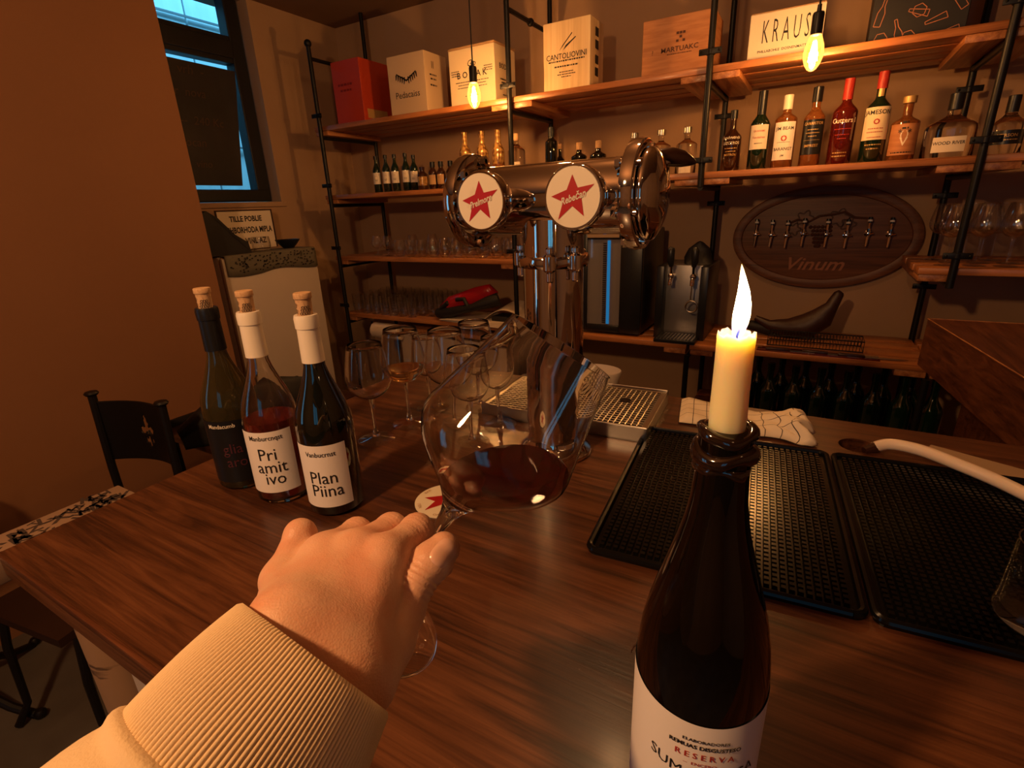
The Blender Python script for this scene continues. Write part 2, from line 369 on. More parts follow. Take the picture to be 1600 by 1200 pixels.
# ------------------------------------------------------------------ bar counter
CT = 1.06
CX0, CX1, CY0, CY1 = -.928, 1.55, .150, 1.125
HOLE = (.120, 1.012, .030)
t = thing('bar_counter', 'dark walnut bar counter with a grained top that carries the glasses and bottles', 'counter', (0, 0, 0))
me = bpy.data.meshes.new('countertop'); bm = bmesh.new()
# top with a round cable hole: outer rectangle joined to a ring
hx, hy, hr = HOLE; N = 32
def _slab(bm):
    for z in (CT - .038, CT):
        ring = [bm.verts.new((hx + hr * math.cos(2 * PI * i / N), hy + hr * math.sin(2 * PI * i / N), z)) for i in range(N)]
        sq = []
        for i in range(N):
            a = 2 * PI * i / N; c, s_ = math.cos(a), math.sin(a); k_ = .06 / max(abs(c), abs(s_)); sq.append(bm.verts.new((hx + c * k_, hy + s_ * k_, z)))
        for i in range(N): bm.faces.new((ring[i], ring[(i + 1) % N], sq[(i + 1) % N], sq[i]))
        yield ring, sq
rs_ = list(_slab(bm))
for i in range(N): bm.faces.new((rs_[0][0][i], rs_[0][0][(i + 1) % N], rs_[1][0][(i + 1) % N], rs_[1][0][i]))
for z in (CT - .038, CT):
    for (x0, x1, y0, y1) in ((CX0, hx - .06, CY0, CY1), (hx + .06, CX1, CY0, CY1), (hx - .06, hx + .06, CY0, hy - .06), (hx - .06, hx + .06, hy + .06, CY1)):
        bm.faces.new([bm.verts.new(p) for p in ((x0, y0, z), (x1, y0, z), (x1, y1, z), (x0, y1, z))])
for a, b in (((CX0, CY0), (CX1, CY0)), ((CX1, CY0), (CX1, CY1)), ((CX1, CY1), (CX0, CY1)), ((CX0, CY1), (CX0, CY0))):
    bm.faces.new([bm.verts.new(p) for p in ((*a, CT - .038), (*b, CT - .038), (*b, CT), (*a, CT))])
bm.to_mesh(me); bm.free(); me.materials.append(M['counter'])
top = bpy.data.objects.new('countertop', me); COL.objects.link(top); top.parent = t
MB().box(CX0 - .0015, CX1, CY0 - .0015, CY0 + .004, CT - .010, CT + .0008, .001).build('edge_strip', M['apron'], t)
MB().box(CX0 + .13, CX1, CY0 + .055, CY0 + .085, .08, CT - .038).build('front_panel', M['panel'], t, smooth=0)
MB().box(CX0 + .03, CX0 + .05, CY0 + .12, CY1 - .1, .08, CT - .038).build('side_panel', M['panel'], t, smooth=0)
MB().box(CX0 + .1, CX1, CY1 - .10, CY1 - .07, .08, CT - .038).build('back_panel', M['plastic'], t, smooth=0)
pl = MB(); pl.lathe([(0, 0), (.052, 0), (.050, .3), (.048, .7), (.047, CT - .038), (0, CT - .038)], 20)
pl.build('corner_post', M['birch'], t, (CX0 + .075, CY0 + .075, 0))['label'] = 'birch patterned round post'
t = thing('print_ledge', 'narrow ledge covered in worn letter print along the counter end', 'ledge', (0, 0, 0))
MB().box(CX0 - .085, CX0 - .003, .02, .335, CT - .05, CT - .012, .002).build('ledge_board', M['letters'], t)
lt = MB()
for i in range(70):
    ch = random.choice('ENWKARTMXVLYZH'); lt.join(text_mb(ch, random.uniform(.018, .036), 0, .02), T(CX0 - .045 + random.uniform(-.032, .030), .035 + .285 * random.random(), CT - .0115) @ RZ(random.uniform(-.5, .5) + PI / 2))
lt.build('letter_pattern', mat('faded_ink', (.045, .028, .022), .7), t, smooth=0)
MB().box(CX0 - .08, CX0 + .03, .20, .23, CT - .075, CT - .051, .002).build('bracket', M['iron'], t)

# side counter across the serving aisle
t = thing('side_counter', 'thick walnut side counter standing across the serving aisle at right', 'counter', (0, 0, 0))
zt = EYE - .40; zb = zt - .155
pa = on_z(1450, 498, zt); pb = on_z(1600, 590, zt); dr = (pb - pa)[:2] / np.linalg.norm((pb - pa)[:2]); pc = pa[:2] + dr * .86
MB().prism([(pa[0], pa[1]), (pc[0], pc[1]), (1.5, pc[1]), (1.5, pa[1] + .02)], zb, zt).build('worktop', M['apron_y'], t, smooth=0)
e = MB(); e.tube([(pa[0], pa[1], zt), (pc[0], pc[1], zt)], .0018, 6); e.tube([(pa[0], pa[1], zt), (1.5, pa[1] + .02, zt)], .0015, 6); e.build('edge_strip', M['batten'], t)
MB().prism([(pa[0] + .12, pa[1] - .08), (pc[0] + .12, pc[1] + .05), (1.45, pc[1] + .05), (1.45, pa[1] - .08)], .0, zb).build('cabinet_body', M['apron'], t, smooth=0)

# ------------------------------------------------------------------ pipe shelving
SY0, SY1 = 2.395, 2.86
PX = [-2.655, -1.345, -.440, .453, 1.36]
TZ = [EYE + .485, EYE + .098, EYE - .275, EYE - .645]     # tops of the four tiers
unit = thing('pipe_shelving', 'black iron pipe shelving with pine slat shelves across the back wall', 'shelving')
def post(x, y, z0, z1, ball=False):
    m = MB(); m.cyl(.0125, z0, z1, 14)
    if ball: m.sphere((0, 0, z1 + .012), .021, 14)
    return m.build('post', M['pipe'], unit, (x, y, 0), 40)
FY = 2.385; BY = 2.842
post(PX[0], FY, 0, EYE + .90, True); post(PX[1], FY, 0, CEIL); post(PX[2], FY, EYE + .04, CEIL); post(PX[2], FY, 0, TZ[3] - .05)
post(PX[3], FY, EYE - .345, CEIL); post(PX[3], FY, 0, TZ[3] - .05); post(PX[4], FY, 0, CEIL)
for x in PX: post(x, BY, 0, CEIL)
brk = None
def bracket(x, y, z):
    global brk
    if brk is None:
        m = MB(); m.box(-.042, .042, -.016, -.011, -.011, .011, .002); m.lathe([(.0145, -.011), (.0175, -.008), (.0175, .008), (.0145, .011)], 16)
        m.sphere((-.033, -.018, 0), .0045, 8); m.sphere((.033, -.018, 0), .0045, 8)
        brk = m.build('bracket', M['pipe'], unit, (x, y, z), 40); return
    c = brk.copy(); COL.objects.link(c); c.location = (x, y, z)
for i, x in enumerate(PX):
    for j, z in enumerate(TZ):
        if i == 2 and j >= 2: continue
        if i == 3 and j >= 3: continue
        bracket(x, FY, z + (.055 if i == 0 else .045))
        if i in (2, 3): bracket(x, BY, z - .13)
for i, x in enumerate(PX):
    for j, z in enumerate(TZ):
        if j == 2 and i == 2: continue
        a = MB(); a.tube([(x, FY, z - .062), (x, BY, z - .062)], .0105, 10); a.build('cross_bar', M['pipe'], unit)
for x, z in ((PX[0], EYE + .837), (PX[1], EYE + .84), (PX[2], EYE + .84), (PX[3], EYE + .84)):
    a = MB(); a.tube([(x, FY, z), (x, BY, z)], .0105, 10); a.sphere((x, 2.62, z), .019, 10); a.build('cross_bar', M['pipe'], unit)
bays = {0: [(-2.715, -1.352), (-1.338, -.447), (-.433, .447), (.460, 1.42)],
        1: [(-2.71, -1.352), (-1.338, -.447), (-.433, .447), (.460, 1.42)],
        2: [(-2.70, -1.338), (.355, 1.42)],
        3: [(-2.69, -1.352), (-1.338, -.447), (-.433, .455), (.460, 1.42)]}
for j, z in enumerate(TZ):
    for (x0, x1) in bays[j]:
        shelf = bpy.data.objects.new('shelf', None); COL.objects.link(shelf); shelf.parent = unit
        for bx in (x0 + .004, x1 - .104):
            MB().box(0, .10, SY0 + .004, SY1 - .01, -.050, -.0255, .002).build('batten', M['batten'], shelf, (bx, 0, z), 30)
        n = 4; wd = (SY1 - SY0 - .016 * (n - 1)) / n; first = None
        for k in range(n):
            y = SY0 + k * (wd + .016)
            if first is None: first = MB().box(x0, x1, 0, wd, -.025, 0, .0025).build('slat', M['slat'], shelf, (0, y, z), 30)
            else:
                c = first.copy(); COL.objects.link(c); c.location = (random.uniform(-.004, .004), y, z - random.uniform(0, .0015))
# bottom tier that holds the green bottles
shelf = bpy.data.objects.new('shelf', None); COL.objects.link(shelf); shelf.parent = unit
for b in (-.42, .34): MB().box(b, b + .08, SY0, SY1, .425, .45, .002).build('batten', M['batten'], shelf, (0, 0, 0), 30)
for k in range(4): MB().box(-.44, .62, 0, .108, -.025, 0, .002).build('slat', M['slat'], shelf, (0, SY0 + k * .117, .475), 30)

# ------------------------------------------------------------------ boxes on the top shelf
def carton(name, label, x0, x1, ztop, depth, m, yf=2.50, flaps=None, mflap=None, lid=False):
    z0 = TZ[0]; t = thing(name, label, 'box', ((x0 + x1) / 2, yf, z0 + .0005)); hw = (x1 - x0) / 2; h = ztop - z0
    MB().box(-hw, hw, 0, depth, 0, h, .0025).build('carton_body', m, t, smooth=0)
    if flaps:
        f = MB(); f.box(-hw + .002, hw - .002, .002, depth * .48, 0, .003); f2 = MB(); f2.box(-hw + .002, hw - .002, -depth * .48, -.002, 0, .003)
        f.xf(T(0, 0, h) @ RX(flaps)).build('flap', mflap or m, t, smooth=0); f2.xf(T(0, depth, h) @ RX(-flaps)).build('flap', mflap or m, t, smooth=0)
    return t, hw, h
def printed(t, parts, m, name='print'):
    a = MB()
    for p in parts: a.join(p)
    return a.build(name, m, t, smooth=0)
F_ = -.0012
t, hw, h = carton('wine_box', 'glossy red wine box at the left end of the top shelf', -2.62, -2.395, EYE + .83, .25, M['box_red'])
a = lines_mb([(.0, .12), (-.03, .09)], 0, .012); on_front(a, -.01, F_, h * .62)
printed(t, [a], mat('dull_red_print', (.22, .012, .008), .5))
MB().box(hw, hw + .001, .03, .20, .035, .085).build('side_label', M['goldink'], t, smooth=0)
t, hw, h = carton('wine_box', 'tan wine box with a black palm leaf mark and the word Pedacaiss', -2.185, -1.925, EYE + .792, .20, M['box_tan'])
lf = MB()
for s_ in (-1, 1):
    for k in range(5):
        bx = s_ * (.008 + k * .014); lf.add([(bx, .012 + k * .004, 0), (bx + s_ * .010, .014 + k * .004, 0), (bx + s_ * .012, -.022 + k * .006, 0), (bx + s_ * .006, -.018 + k * .006, 0)], [(0, 1, 2, 3)])
    lf.add([(0, -.01, 0), (s_ * .07, .03, 0), (s_ * .068, .036, 0), (0, 0, 0)], [(0, 1, 2, 3)])
printed(t, [on_front(lf, 0, F_, h * .60), on_front(text_mb('Pedacaiss', .046), 0, F_, h * .36)], M['ink'])
sd = MB(); [sd.join(x) for x in (text_mb('II', .05), lines_mb([(-.05, .06), (-.07, .05), (-.10, .06)], 0, .008))]
sd.xf(T(hw + .0012, .07, h * .80) @ RZ(PI / 2) @ RX(PI / 2)).build('side_print', M['ink'], t, smooth=0)
t, hw, h = carton('wine_box', 'cream wine box marked BODAK with brown edges behind the left pendant bulb', -1.765, -1.488, EYE + .755, .21, M['box_cream'])
MB().box(-hw - .001, hw + .001, -.001, .211, h, h + .010, .001).build('lid_edge', M['cardboard'], t, smooth=0)
MB().box(-hw - .001, hw + .001, -.0008, .211, 0, .020, .001).build('base_edge', M['cardboard'], t, smooth=0)
printed(t, [on_front(text_mb('Go', .042, .2), 0, F_, h * .74), on_front(text_mb('B O D A K', .040, 0, .015), 0, F_, h * .56),
            on_front(lines_mb([(.0, .20), (-.013, .17), (-.026, .18)], 0, .004), 0, F_, h * .44), on_front(lines_mb([(0, .05), (.01, .05), (.02, .05)], 0, .004), -.1, F_, h * .56),
            on_front(lines_mb([(0, .05), (.01, .05), (.02, .05)], 0, .004), .1, F_, h * .58), on_front(text_mb('430170', .018), 0, F_, h * .28), on_front(lines_mb([(0, .09)], 0, .004), 0, F_, h * .2)], M['ink'])
sd = MB(); [sd.join(x) for x in (text_mb('BODAK', .034), lines_mb([(-.06, .1), (-.075, .08), (-.09, .1), (-.13, .06)], 0, .006))]
sd.xf(T(hw + .0012, .10, h * .66) @ RZ(PI / 2) @ RX(PI / 2)).build('side_print', M['ink'], t, smooth=0)
t, hw, h = carton('wine_crate', 'pale wooden wine crate marked CANTOLIOVINI with two slanted strokes', -1.218, -.984, EYE + .780, .17, M['box_wood'])
st = MB()
for dx in (0, .018): st.add([(-.035 + dx, -.03, 0), (.03 + dx, .032 - dx, 0), (.028 + dx, .036 - dx, 0), (-.02 + dx, -.01, 0)], [(0, 1, 2, 3)])
printed(t, [on_front(st, 0, F_, h * .70), on_front(text_mb('CANTOLIOVINI', .033, 0, .005, .88), 0, F_, h * .52), on_front(lines_mb([(.0, .18), (-.022, .12)], 0, .006), 0, F_, h * .45),
            on_front(lines_mb([(.0, .07), (-.010, .09), (-.02, .05)], 0, .004), 0, F_, h * .30)], M['ink'])
sd = MB(); [sd.box(-.02, .02, yy, yy + .035, 0, .0005) for yy in (.08, .03, -.03, -.08)]
sd.xf(T(hw + .0012, .08, h * .5) @ RZ(PI / 2) @ RX(PI / 2)).build('side_print', M['ink'], t, smooth=0)
t, hw, h = carton('wine_crate', 'wide orange plywood wine crate marked MARTUAKC', -.745, -.456, EYE + .708, .20, M['box_orange'])
sq = MB(); [sq.box(-.018 + .013 * i, -.008 + .013 * i, -.02 + .014 * j, -.011 + .014 * j, 0, .0004) for i in range(3) for j in range(3) if (i + j) % 2 == 0 or j == 2]
printed(t, [on_front(sq, .015, F_, h * .66), on_front(text_mb('MARTUAKC', .026, 0, .012, 1.1), .012, F_, h * .46), on_front(lines_mb([(0, .10)], 0, .003), .012, F_, h * .38), on_front(text_mb('?', .024), -.1, F_, h * .45)], mat('brown_print', (.08, .025, .012), .6))
t, hw, h = carton('wine_box', 'white wine box marked KRAUS behind the right pendant bulb', -.322, -.068, EYE + .655, .20, M['box_white'], flaps=.05, mflap=M['cardboard'])
kr = text_mb('K R A U S', .075, 0, -.008, .52); kr.v = [(x, y * 1.5, z) for x, y, z in kr.v]
printed(t, [on_front(kr, 0, F_, h * .60), on_front(text_mb('PHILLABOHLE  DOSNENMATTER', .0125, 0, .01), 0, F_, h * .24), on_front(text_mb('-', .02), 0, F_, h * .08)], M['ink'])
t, hw, h = carton('wine_box', 'black wine box covered with line drawings of bottles and cheese', .078, .352, EYE + .80, .24, M['box_black'])
dr_ = MB()
def outline(pts, w_=.0022):
    m_ = MB(); P = pts + [pts[0]]
    for a_, b_ in zip(P, P[1:]):
        dx, dy = b_[0] - a_[0], b_[1] - a_[1]; L_ = math.hypot(dx, dy) + 1e-9; nx, ny = -dy / L_ * w_ / 2, dx / L_ * w_ / 2
        m_.add([(a_[0] + nx, a_[1] + ny, 0), (b_[0] + nx, b_[1] + ny, 0), (b_[0] - nx, b_[1] - ny, 0), (a_[0] - nx, a_[1] - ny, 0)], [(0, 1, 2, 3)])
    return m_
bot = [(-.010, -.04), (.010, -.04), (.011, 0), (.004, .02), (.004, .045), (-.004, .045), (-.004, .02), (-.011, 0)]
wedge = [(-.03, -.008), (.03, -.014), (.028, .006), (-.03, .0)]
hexa = [(.02 * math.cos(a_), .02 * math.sin(a_)) for a_ in [i * PI / 3 for i in range(6)]]
for shp, x, y, r in ((bot, -.11, .10, -.2), (bot, -.05, .03, .3), (wedge, .05, .06, .3), (hexa, -.1, .02, .1), (bot, .10, .11, .6), (wedge, .09, .018, .2), (wedge, .0, .09, -.3), (hexa, .0, .09, .3), (bot, -.11, .22, .1), (wedge, .1, .2, .4), (hexa, -.02, .015, .2)):
    dr_.join(outline(shp), T(x, y, 0) @ RZ(r))
printed(t, [on_front(dr_, 0, F_, 0), on_front(text_mb('MISTRIK', .036, 0, .01), .02, F_, .205), on_front(text_mb('BISTRO GRATE', .026, 0, .01), .02, F_, .175), on_front(text_mb('you imagine', .02), .02, F_, .150), on_front(lines_mb([(0, .10)], 0, .006), .02, F_, .130)],
        mat('copper_print', (.42, .16, .08), .5))

# ------------------------------------------------------------------ pendants
filament = emission('hot_filament', (1, .50, .14), 160)
envelope = bpy.data.materials.new('amber_bulb_glass'); envelope.use_nodes = True; nt = envelope.node_tree; nt.nodes.clear()
o_ = nt.nodes.new('ShaderNodeOutputMaterial'); tr = nt.nodes.new('ShaderNodeBsdfTransparent'); tr.inputs[0].default_value = (1, .86, .60, 1)
gl = nt.nodes.new('ShaderNodeBsdfGlossy'); gl.inputs['Roughness'].default_value = .02; fz = nt.nodes.new('ShaderNodeFresnel'); fz.inputs[0].default_value = 1.45
em = nt.nodes.new('ShaderNodeEmission'); em.inputs[0].default_value = (1, .36, .06, 1); em.inputs[1].default_value = .75
mx = nt.nodes.new('ShaderNodeMixShader'); ad = nt.nodes.new('ShaderNodeAddShader')
nt.links.new(fz.outputs[0], mx.inputs[0]); nt.links.new(tr.outputs[0], mx.inputs[1]); nt.links.new(gl.outputs[0], mx.inputs[2])
nt.links.new(mx.outputs[0], ad.inputs[0]); nt.links.new(em.outputs[0], ad.inputs[1]); nt.links.new(ad.outputs[0], o_.inputs[0])
def pendant(tip, label, power):
    t = thing('pendant_lamp', label, 'lamp', tuple(tip))
    b = MB(); b.lathe([(0, 0), (.006, .001), (.014, .006), (.0235, .020), (.030, .040), (.031, .055), (.028, .075), (.020, .098), (.0155, .112), (.0145, .120)], 24)
    b.build('bulb', envelope, t, smooth=80)
    f = MB()
    for k in range(6):
        a = k * PI / 3; f.tube([(.004 * math.cos(a), .004 * math.sin(a), .088), (.013 * math.cos(a), .013 * math.sin(a), .030)], .0016, 5)
    f.build('filament', filament, t)
    c = MB(); c.lathe([(0, .104), (.0175, .104), (.0175, .163), (.0155, .168), (.007, .171), (.006, .190), (0, .190)], 24); c.build('socket', M['shade'], t)
    w_ = MB(); w_.tube([(0, 0, .185), (.001, 0, .5), (0, 0, CEIL - tip[2])], .003, 8); w_.build('cord', M['shade'], t)
    pl_ = point_light('bulb_light', (tip[0], tip[1], tip[2] + .055), power, WARM, .016)
pendant(on_y(742, 170, 2.2), 'pendant lamp with a glowing filament bulb in front of the BODAK box', 10)
pendant(on_y(1267, 112, 2.2), 'pendant lamp with a glowing filament bulb in front of the KRAUS box', 8.5)

# ------------------------------------------------------------------ bottles on the second shelf
def bprof(H, R, nr, h0, h1, lip=.0015, base=.004, pw=1.):
    """outer profile: body up to h0, shoulder to h1, neck to H"""
    p = [(0, 0), (R - base, 0), (R, base), (R, h0)]
    for k in range(1, 8):
        u = k / 8; p.append((R + (nr - R) * smoothstep(u) ** pw, h0 + (h1 - h0) * u))
    p += [(nr, h1), (nr, H - .014), (nr + lip, H - .013), (nr + lip, H - .002), (nr, H), (nr * .7, H)]
    return p
def rad_at(prof, z):
    for (r0, z0), (r1, z1) in zip(prof, prof[1:]):
        if z0 <= z <= z1 and z1 > z0: return r0 + (r1 - r0) * (z - z0) / (z1 - z0)
    return prof[3][0]
def wrap(m_, R, z, span, h, ang=-PI / 2, n=16, sx=1., sy=1., top=None):
    """curved label patch"""
    pts = []
    for i in range(n + 1):
        a = ang - span / 2 + span * i / n; tz = z + h + (top(i / n) if top else 0)
        pts += [(R * math.cos(a) * sx, R * math.sin(a) * sy, z), (R * math.cos(a) * sx, R * math.sin(a) * sy, tz)]
    return m_.add(pts, [(2 * i, 2 * i + 2, 2 * i + 3, 2 * i + 1) for i in range(n)])
def bottle(name, label, px, top, y, R, gm, body=.62, sh=.80, nr=.013, cap=None, lab=None, prints=(), group=None, H=None, tier=1, sx=1., sy=1., capH=.045, capR=None, cat='bottle', pw=1., n=24, base=None, liquid=None, lab2=None):
    x = on_y(px, top, y)[0]; z = TZ[tier]
    if H is None: H = on_y(px, top, y)[2] - z
    if base is not None: x = on_y(base, 300 if tier == 1 else top, y)[0] if False else on_y(base[0], base[1], y)[0]
    t = thing(name, label, cat, (x, y, z + .0005), 0, group)
    P = bprof(H, R, nr, H * body, H * sh, pw=pw)
    MB().lathe(P, n, sx=sx, sy=sy).build('glass_body', gm, t, smooth=50)
    face = math.atan2(-y, -x)      # labels turn towards the guest's side of the bar
    t.rotation_euler = (0, 0, (face + PI / 2) * .55)
    if cap:
        cr_ = capR or nr + .0022
        MB().lathe([(nr * .9, H - capH), (cr_, H - capH), (cr_, H + .0015), (cr_ - .002, H + .003), (0, H + .003)], 16).build('cap', cap, t, smooth=40)
    if lab:
        lm, z0, z1, span = lab
        wrap(MB(), R + .0008, H * z0, span, H * (z1 - z0), sx=sx, sy=sy).build('label', lm, t)
    if lab2:
        lm, z0, z1, span, rr = lab2
        wrap(MB(), rr, H * z0, span, H * (z1 - z0)).build('neck_label', lm, t)
    by = {}
    for (txt, size, zz, im) in prints:
        m_ = txt if isinstance(txt, MB) else text_mb(txt, size, 0, .012)
        a = MB(); a.join(m_); on_cyl(a, R + .0014, H * zz, sx=sx, sy=sy); by.setdefault(im.name, (im, MB()))[1].join(a)
    for im, m_ in by.values(): m_.build('label_print', im, t, smooth=0)
    return t
YB = 2.56
small = 'small wine bottles at the left end of the second shelf'
for i, (px, tp) in enumerate(((586, 245), (601, 243), (615, 242), (632, 240), (645, 243))):
    bottle('small_bottle', ['small dark bottle with white label, first from the left on the second shelf', 'small dark bottle with white label, second from the left on the second shelf',
            'small dark bottle with white label, third from the left on the second shelf', 'small dark bottle with white label, fourth from the left and tallest of the five',
            'small dark bottle with white label, fifth in the row beside the squat brown bottle'][i], px, tp, 2.56, .0255, M['greenglass'], .60, .84, .0095, M['blackcap'], (M['paper'], .25, .56, 2.2), group=small, capH=.018,
           prints=(('~', .02, .47, M['goldink']), (lines_mb([(0, .02), (-.006, .016)], 0, .0022), 0, .36, M['ink'])))
bottle('squat_bottle', 'squat brown bottle with a copper coloured label beside the white-labelled row', 659, 262, 2.50, .030, M['brownglass'], .66, .86, .014, M['brownglass'], (M['goldglass'], .2, .6, 2.4), capH=.01)
for i, (px, tp) in enumerate(((675, 254), (688, 253), (703, 252))):
    bottle('medicine_bottle', ['short brown medicine style bottle, left one of three', 'short brown medicine style bottle, middle one of three', 'short brown medicine style bottle, right one of three with a red label'][i],
           px, tp, 2.56, .0265, M['brownglass'], .62, .80, .0125, M['blackcap'], ((M['cardboard'] if i < 2 else M['redink']), .2, .55, 1.6), capH=.026, group='short brown medicine bottles')
for i, (px, tp, b_) in enumerate(((725, 208, 726), (752, 206, 753), (777, 204, 778))):
    bottle('decorated_bottle', ['gold decorated bottle right above the tap tower flange, left of three', 'gold decorated bottle with swirled label, middle of three', 'gold decorated bottle with a red seal, right of three'][i],
           px, tp, 2.53, .034, M['goldglass'], .62, .82, .0145, M['goldglass'], (M['amberglass'], .1, .4, 2.4), capH=.03,
           prints=(('S', .06, .25, M['goldink'] if i < 2 else M['redink']),), group='gold decorated bottles')
bottle('clear_bottle', 'round shouldered clear bottle with pale label standing behind the iron post', 806, 210, 2.55, .046, M['glass'], .66, .82, .013, M['cork'], (M['paper'], .12, .45, 1.2), capH=.03)
bottle('tall_black_bottle', 'tall black square shouldered bottle above the barrel', 861, 200, 2.55, .031, M['darkglass'], .74, .82, .014, M['blackcap'], None, capH=.04)
bottle('small_bottle', 'small black bottle tucked beside the tall black bottle', 875, 226, 2.65, .027, M['darkglass'], .55, .72, .009, M['cork'], (M['paper'], .05, .3, 1.8), capH=.022)
bottle('round_bottle', 'black round shouldered bottle with cork and pale label, left of two', 905, 224, 2.55, .039, M['darkglass'], .64, .76, .0125, M['cork'], (M['paper'], .04, .38, 2.), capH=.03, group='black corked bottles')
bottle('round_bottle', 'black round shouldered bottle with cork and pale label, right of two', 935, 221, 2.55, .040, M['darkglass'], .64, .76, .0125, M['cork'], (M['paper'], .04, .38, 2.), capH=.03, group='black corked bottles')
for i, (px, tp) in enumerate(((992, 209), (1034, 204), (1075, 200))):
    bottle('decanter_bottle', ['clear decanter bottle with silver stopper half hidden by the right flange', 'clear decanter bottle with silver stopper above the dark tap handle', 'clear decanter bottle with silver stopper beside the iron post'][i],
           px, tp, 2.55, .044, M['glass'], .64, .78, .012, M['steel'], (M['paper'], .03, .30, 1.2), capH=.02, capR=.018, group='clear decanter bottles')
WR = 2.56
bottle('liqueur_bottle', 'matt black liqueur bottle with white lettering next to the middle iron post', 1143, 174, WR, .038, M['brownglass'], .56, .72, .0125, M['blackcap'], None, base=(1139, 268),
       prints=(('Sandveunds', .016, .56, M['whiteink']), ('LIZCZROS', .015, .47, M['whiteink']), ('MISTROU', .012, .28, M['goldink']), (lines_mb([(0, .05), (-.012, .04)], 0, .003), 0, .38, M['goldink'])), capH=.03)
bottle('port_bottle', 'tall green port bottle with a cream arched label', 1188, 144, WR, .038, M['greenglass'], .58, .74, .0145, M['blackcap'], (M['paper'], .27, .58, 2.0), base=(1180, 268),
       prints=(('GRAHAMS', .010, .50, M['redink']), ('Fondablen', .012, .42, M['redink']), (lines_mb([(0, .03)], 0, .003), 0, .34, M['ink'])), capH=.09, lab2=(M['goldink'], .70, .80, 1.4, .0155))
bottle('whiskey_bottle', 'white-labelled bourbon bottle with JIM BEAM lettering and pale cap', 1231, 150, WR, .041, M['amberglass'], .68, .78, .015, M['cream'], (M['paperw'], .12, .64, 2.1), base=(1219, 264),
       prints=(('JIM BEAM', .0175, .55, M['ink']), ('o', .045, .43, M['redink']), ('BARANGT', .016, .27, M['ink']), ('JIM', .010, .18, M['ink']), (lines_mb([(0, .05)], 0, .002), 0, .36, M['ink'])), capH=.05)
bottle('whiskey_bottle', 'whiskey bottle with black label and gold bands', 1273, 138, WR, .038, M['amberglass'], .62, .76, .0155, M['blackcap'], (M['plastic'], .16, .60, 2.4), base=(1262, 262),
       prints=(('CARRISTOR', .014, .55, M['goldink']), ('__________', .012, .36, M['goldink']), ('IMPREST', .014, .27, M['goldink']), (lines_mb([(0, .04), (-.012, .05), (-.024, .03)], 0, .003), 0, .47, M['goldink'])), capH=.05)
bottle('whiskey_bottle', 'dark red bottle with silver Cutters lettering and red neck', 1321, 125, WR, .043, M['redspirit'], .62, .76, .0150, M['redink'], None, base=(1307, 262),
       prints=(('Cutters I', .024, .52, M['whiteink']), (lines_mb([(0, .06), (-.02, .05), (-.034, .03)], 0, .003), 0, .42, M['redink']), (lines_mb([(0, .05), (-.012, .05)], 0, .004), 0, .14, M['goldink'])), capH=.07)
bottle('whiskey_bottle', 'tall green whiskey bottle with cream JAMESON label and red cap', 1373, 114, WR, .042, M['greenglass'], .60, .74, .0150, M['redink'], (M['box_cream'], .26, .62, 2.3), base=(1357, 258),
       prints=(('JAMESON', .0215, .56, M['ink']), ('o', .04, .47, M['redink']), (lines_mb([(0, .05), (-.012, .055), (-.03, .05)], 0, .003), 0, .38, M['redink']), (lines_mb([(0, .055), (-.014, .04)], 0, .004), 0, .2, M['goldink'])), capH=.055, lab2=(M['goldink'], .74, .84, 1.2, .0162))
bottle('rum_bottle', 'stubby rum bottle with an orange skull picture label and gold cap', 1420, 152, WR, .045, M['amberglass'], .60, .72, .0150, M['goldink'], (M['box_orange'], .10, .58, 2.3), base=(1403, 255),
       prints=(('( )', .03, .42, M['cream']), ('V', .04, .30, M['cream']), ('*  *', .03, .44, M['ink']), (lines_mb([(0, .07)], 0, .004), 0, .13, M['ink']), (lines_mb([(.0, .02), (.02, .02)], 0, .006), 0, .5, M['ink'])), capH=.02, capR=.021)
bottle('round_decanter', 'wide flat round whiskey decanter of clear glass with black stopper', 1489, 148, WR, .077, M['glass'], .46, .70, .019, M['blackcap'], (M['paper'], .10, .34, 1.3), base=(1475, 250), sy=.55, capH=.05, capR=.022,
       prints=(('WOOD RIVER', .0155, .24, M['ink']),), pw=1.5)
bottle('whiskey_bottle', 'clear bell shaped bottle with black label behind the right iron post', 1581, 151, WR, .048, M['glass'], .50, .74, .0155, M['blackcap'], (M['plastic'], .18, .42, 2.4), base=(1563, 245), capH=.05,
       prints=(('VEJRSON', .014, .33, M['goldink']), (lines_mb([(0, .06)], 0, .003), 0, .25, M['goldink'])))
bottle('whiskey_bottle', 'amber bottle cut by the right edge of the photograph', 1650, 150, WR, .040, M['amberglass'], .60, .74, .0150, M['blackcap'], (M['paper'], .2, .5, 2.), base=(1628, 244))
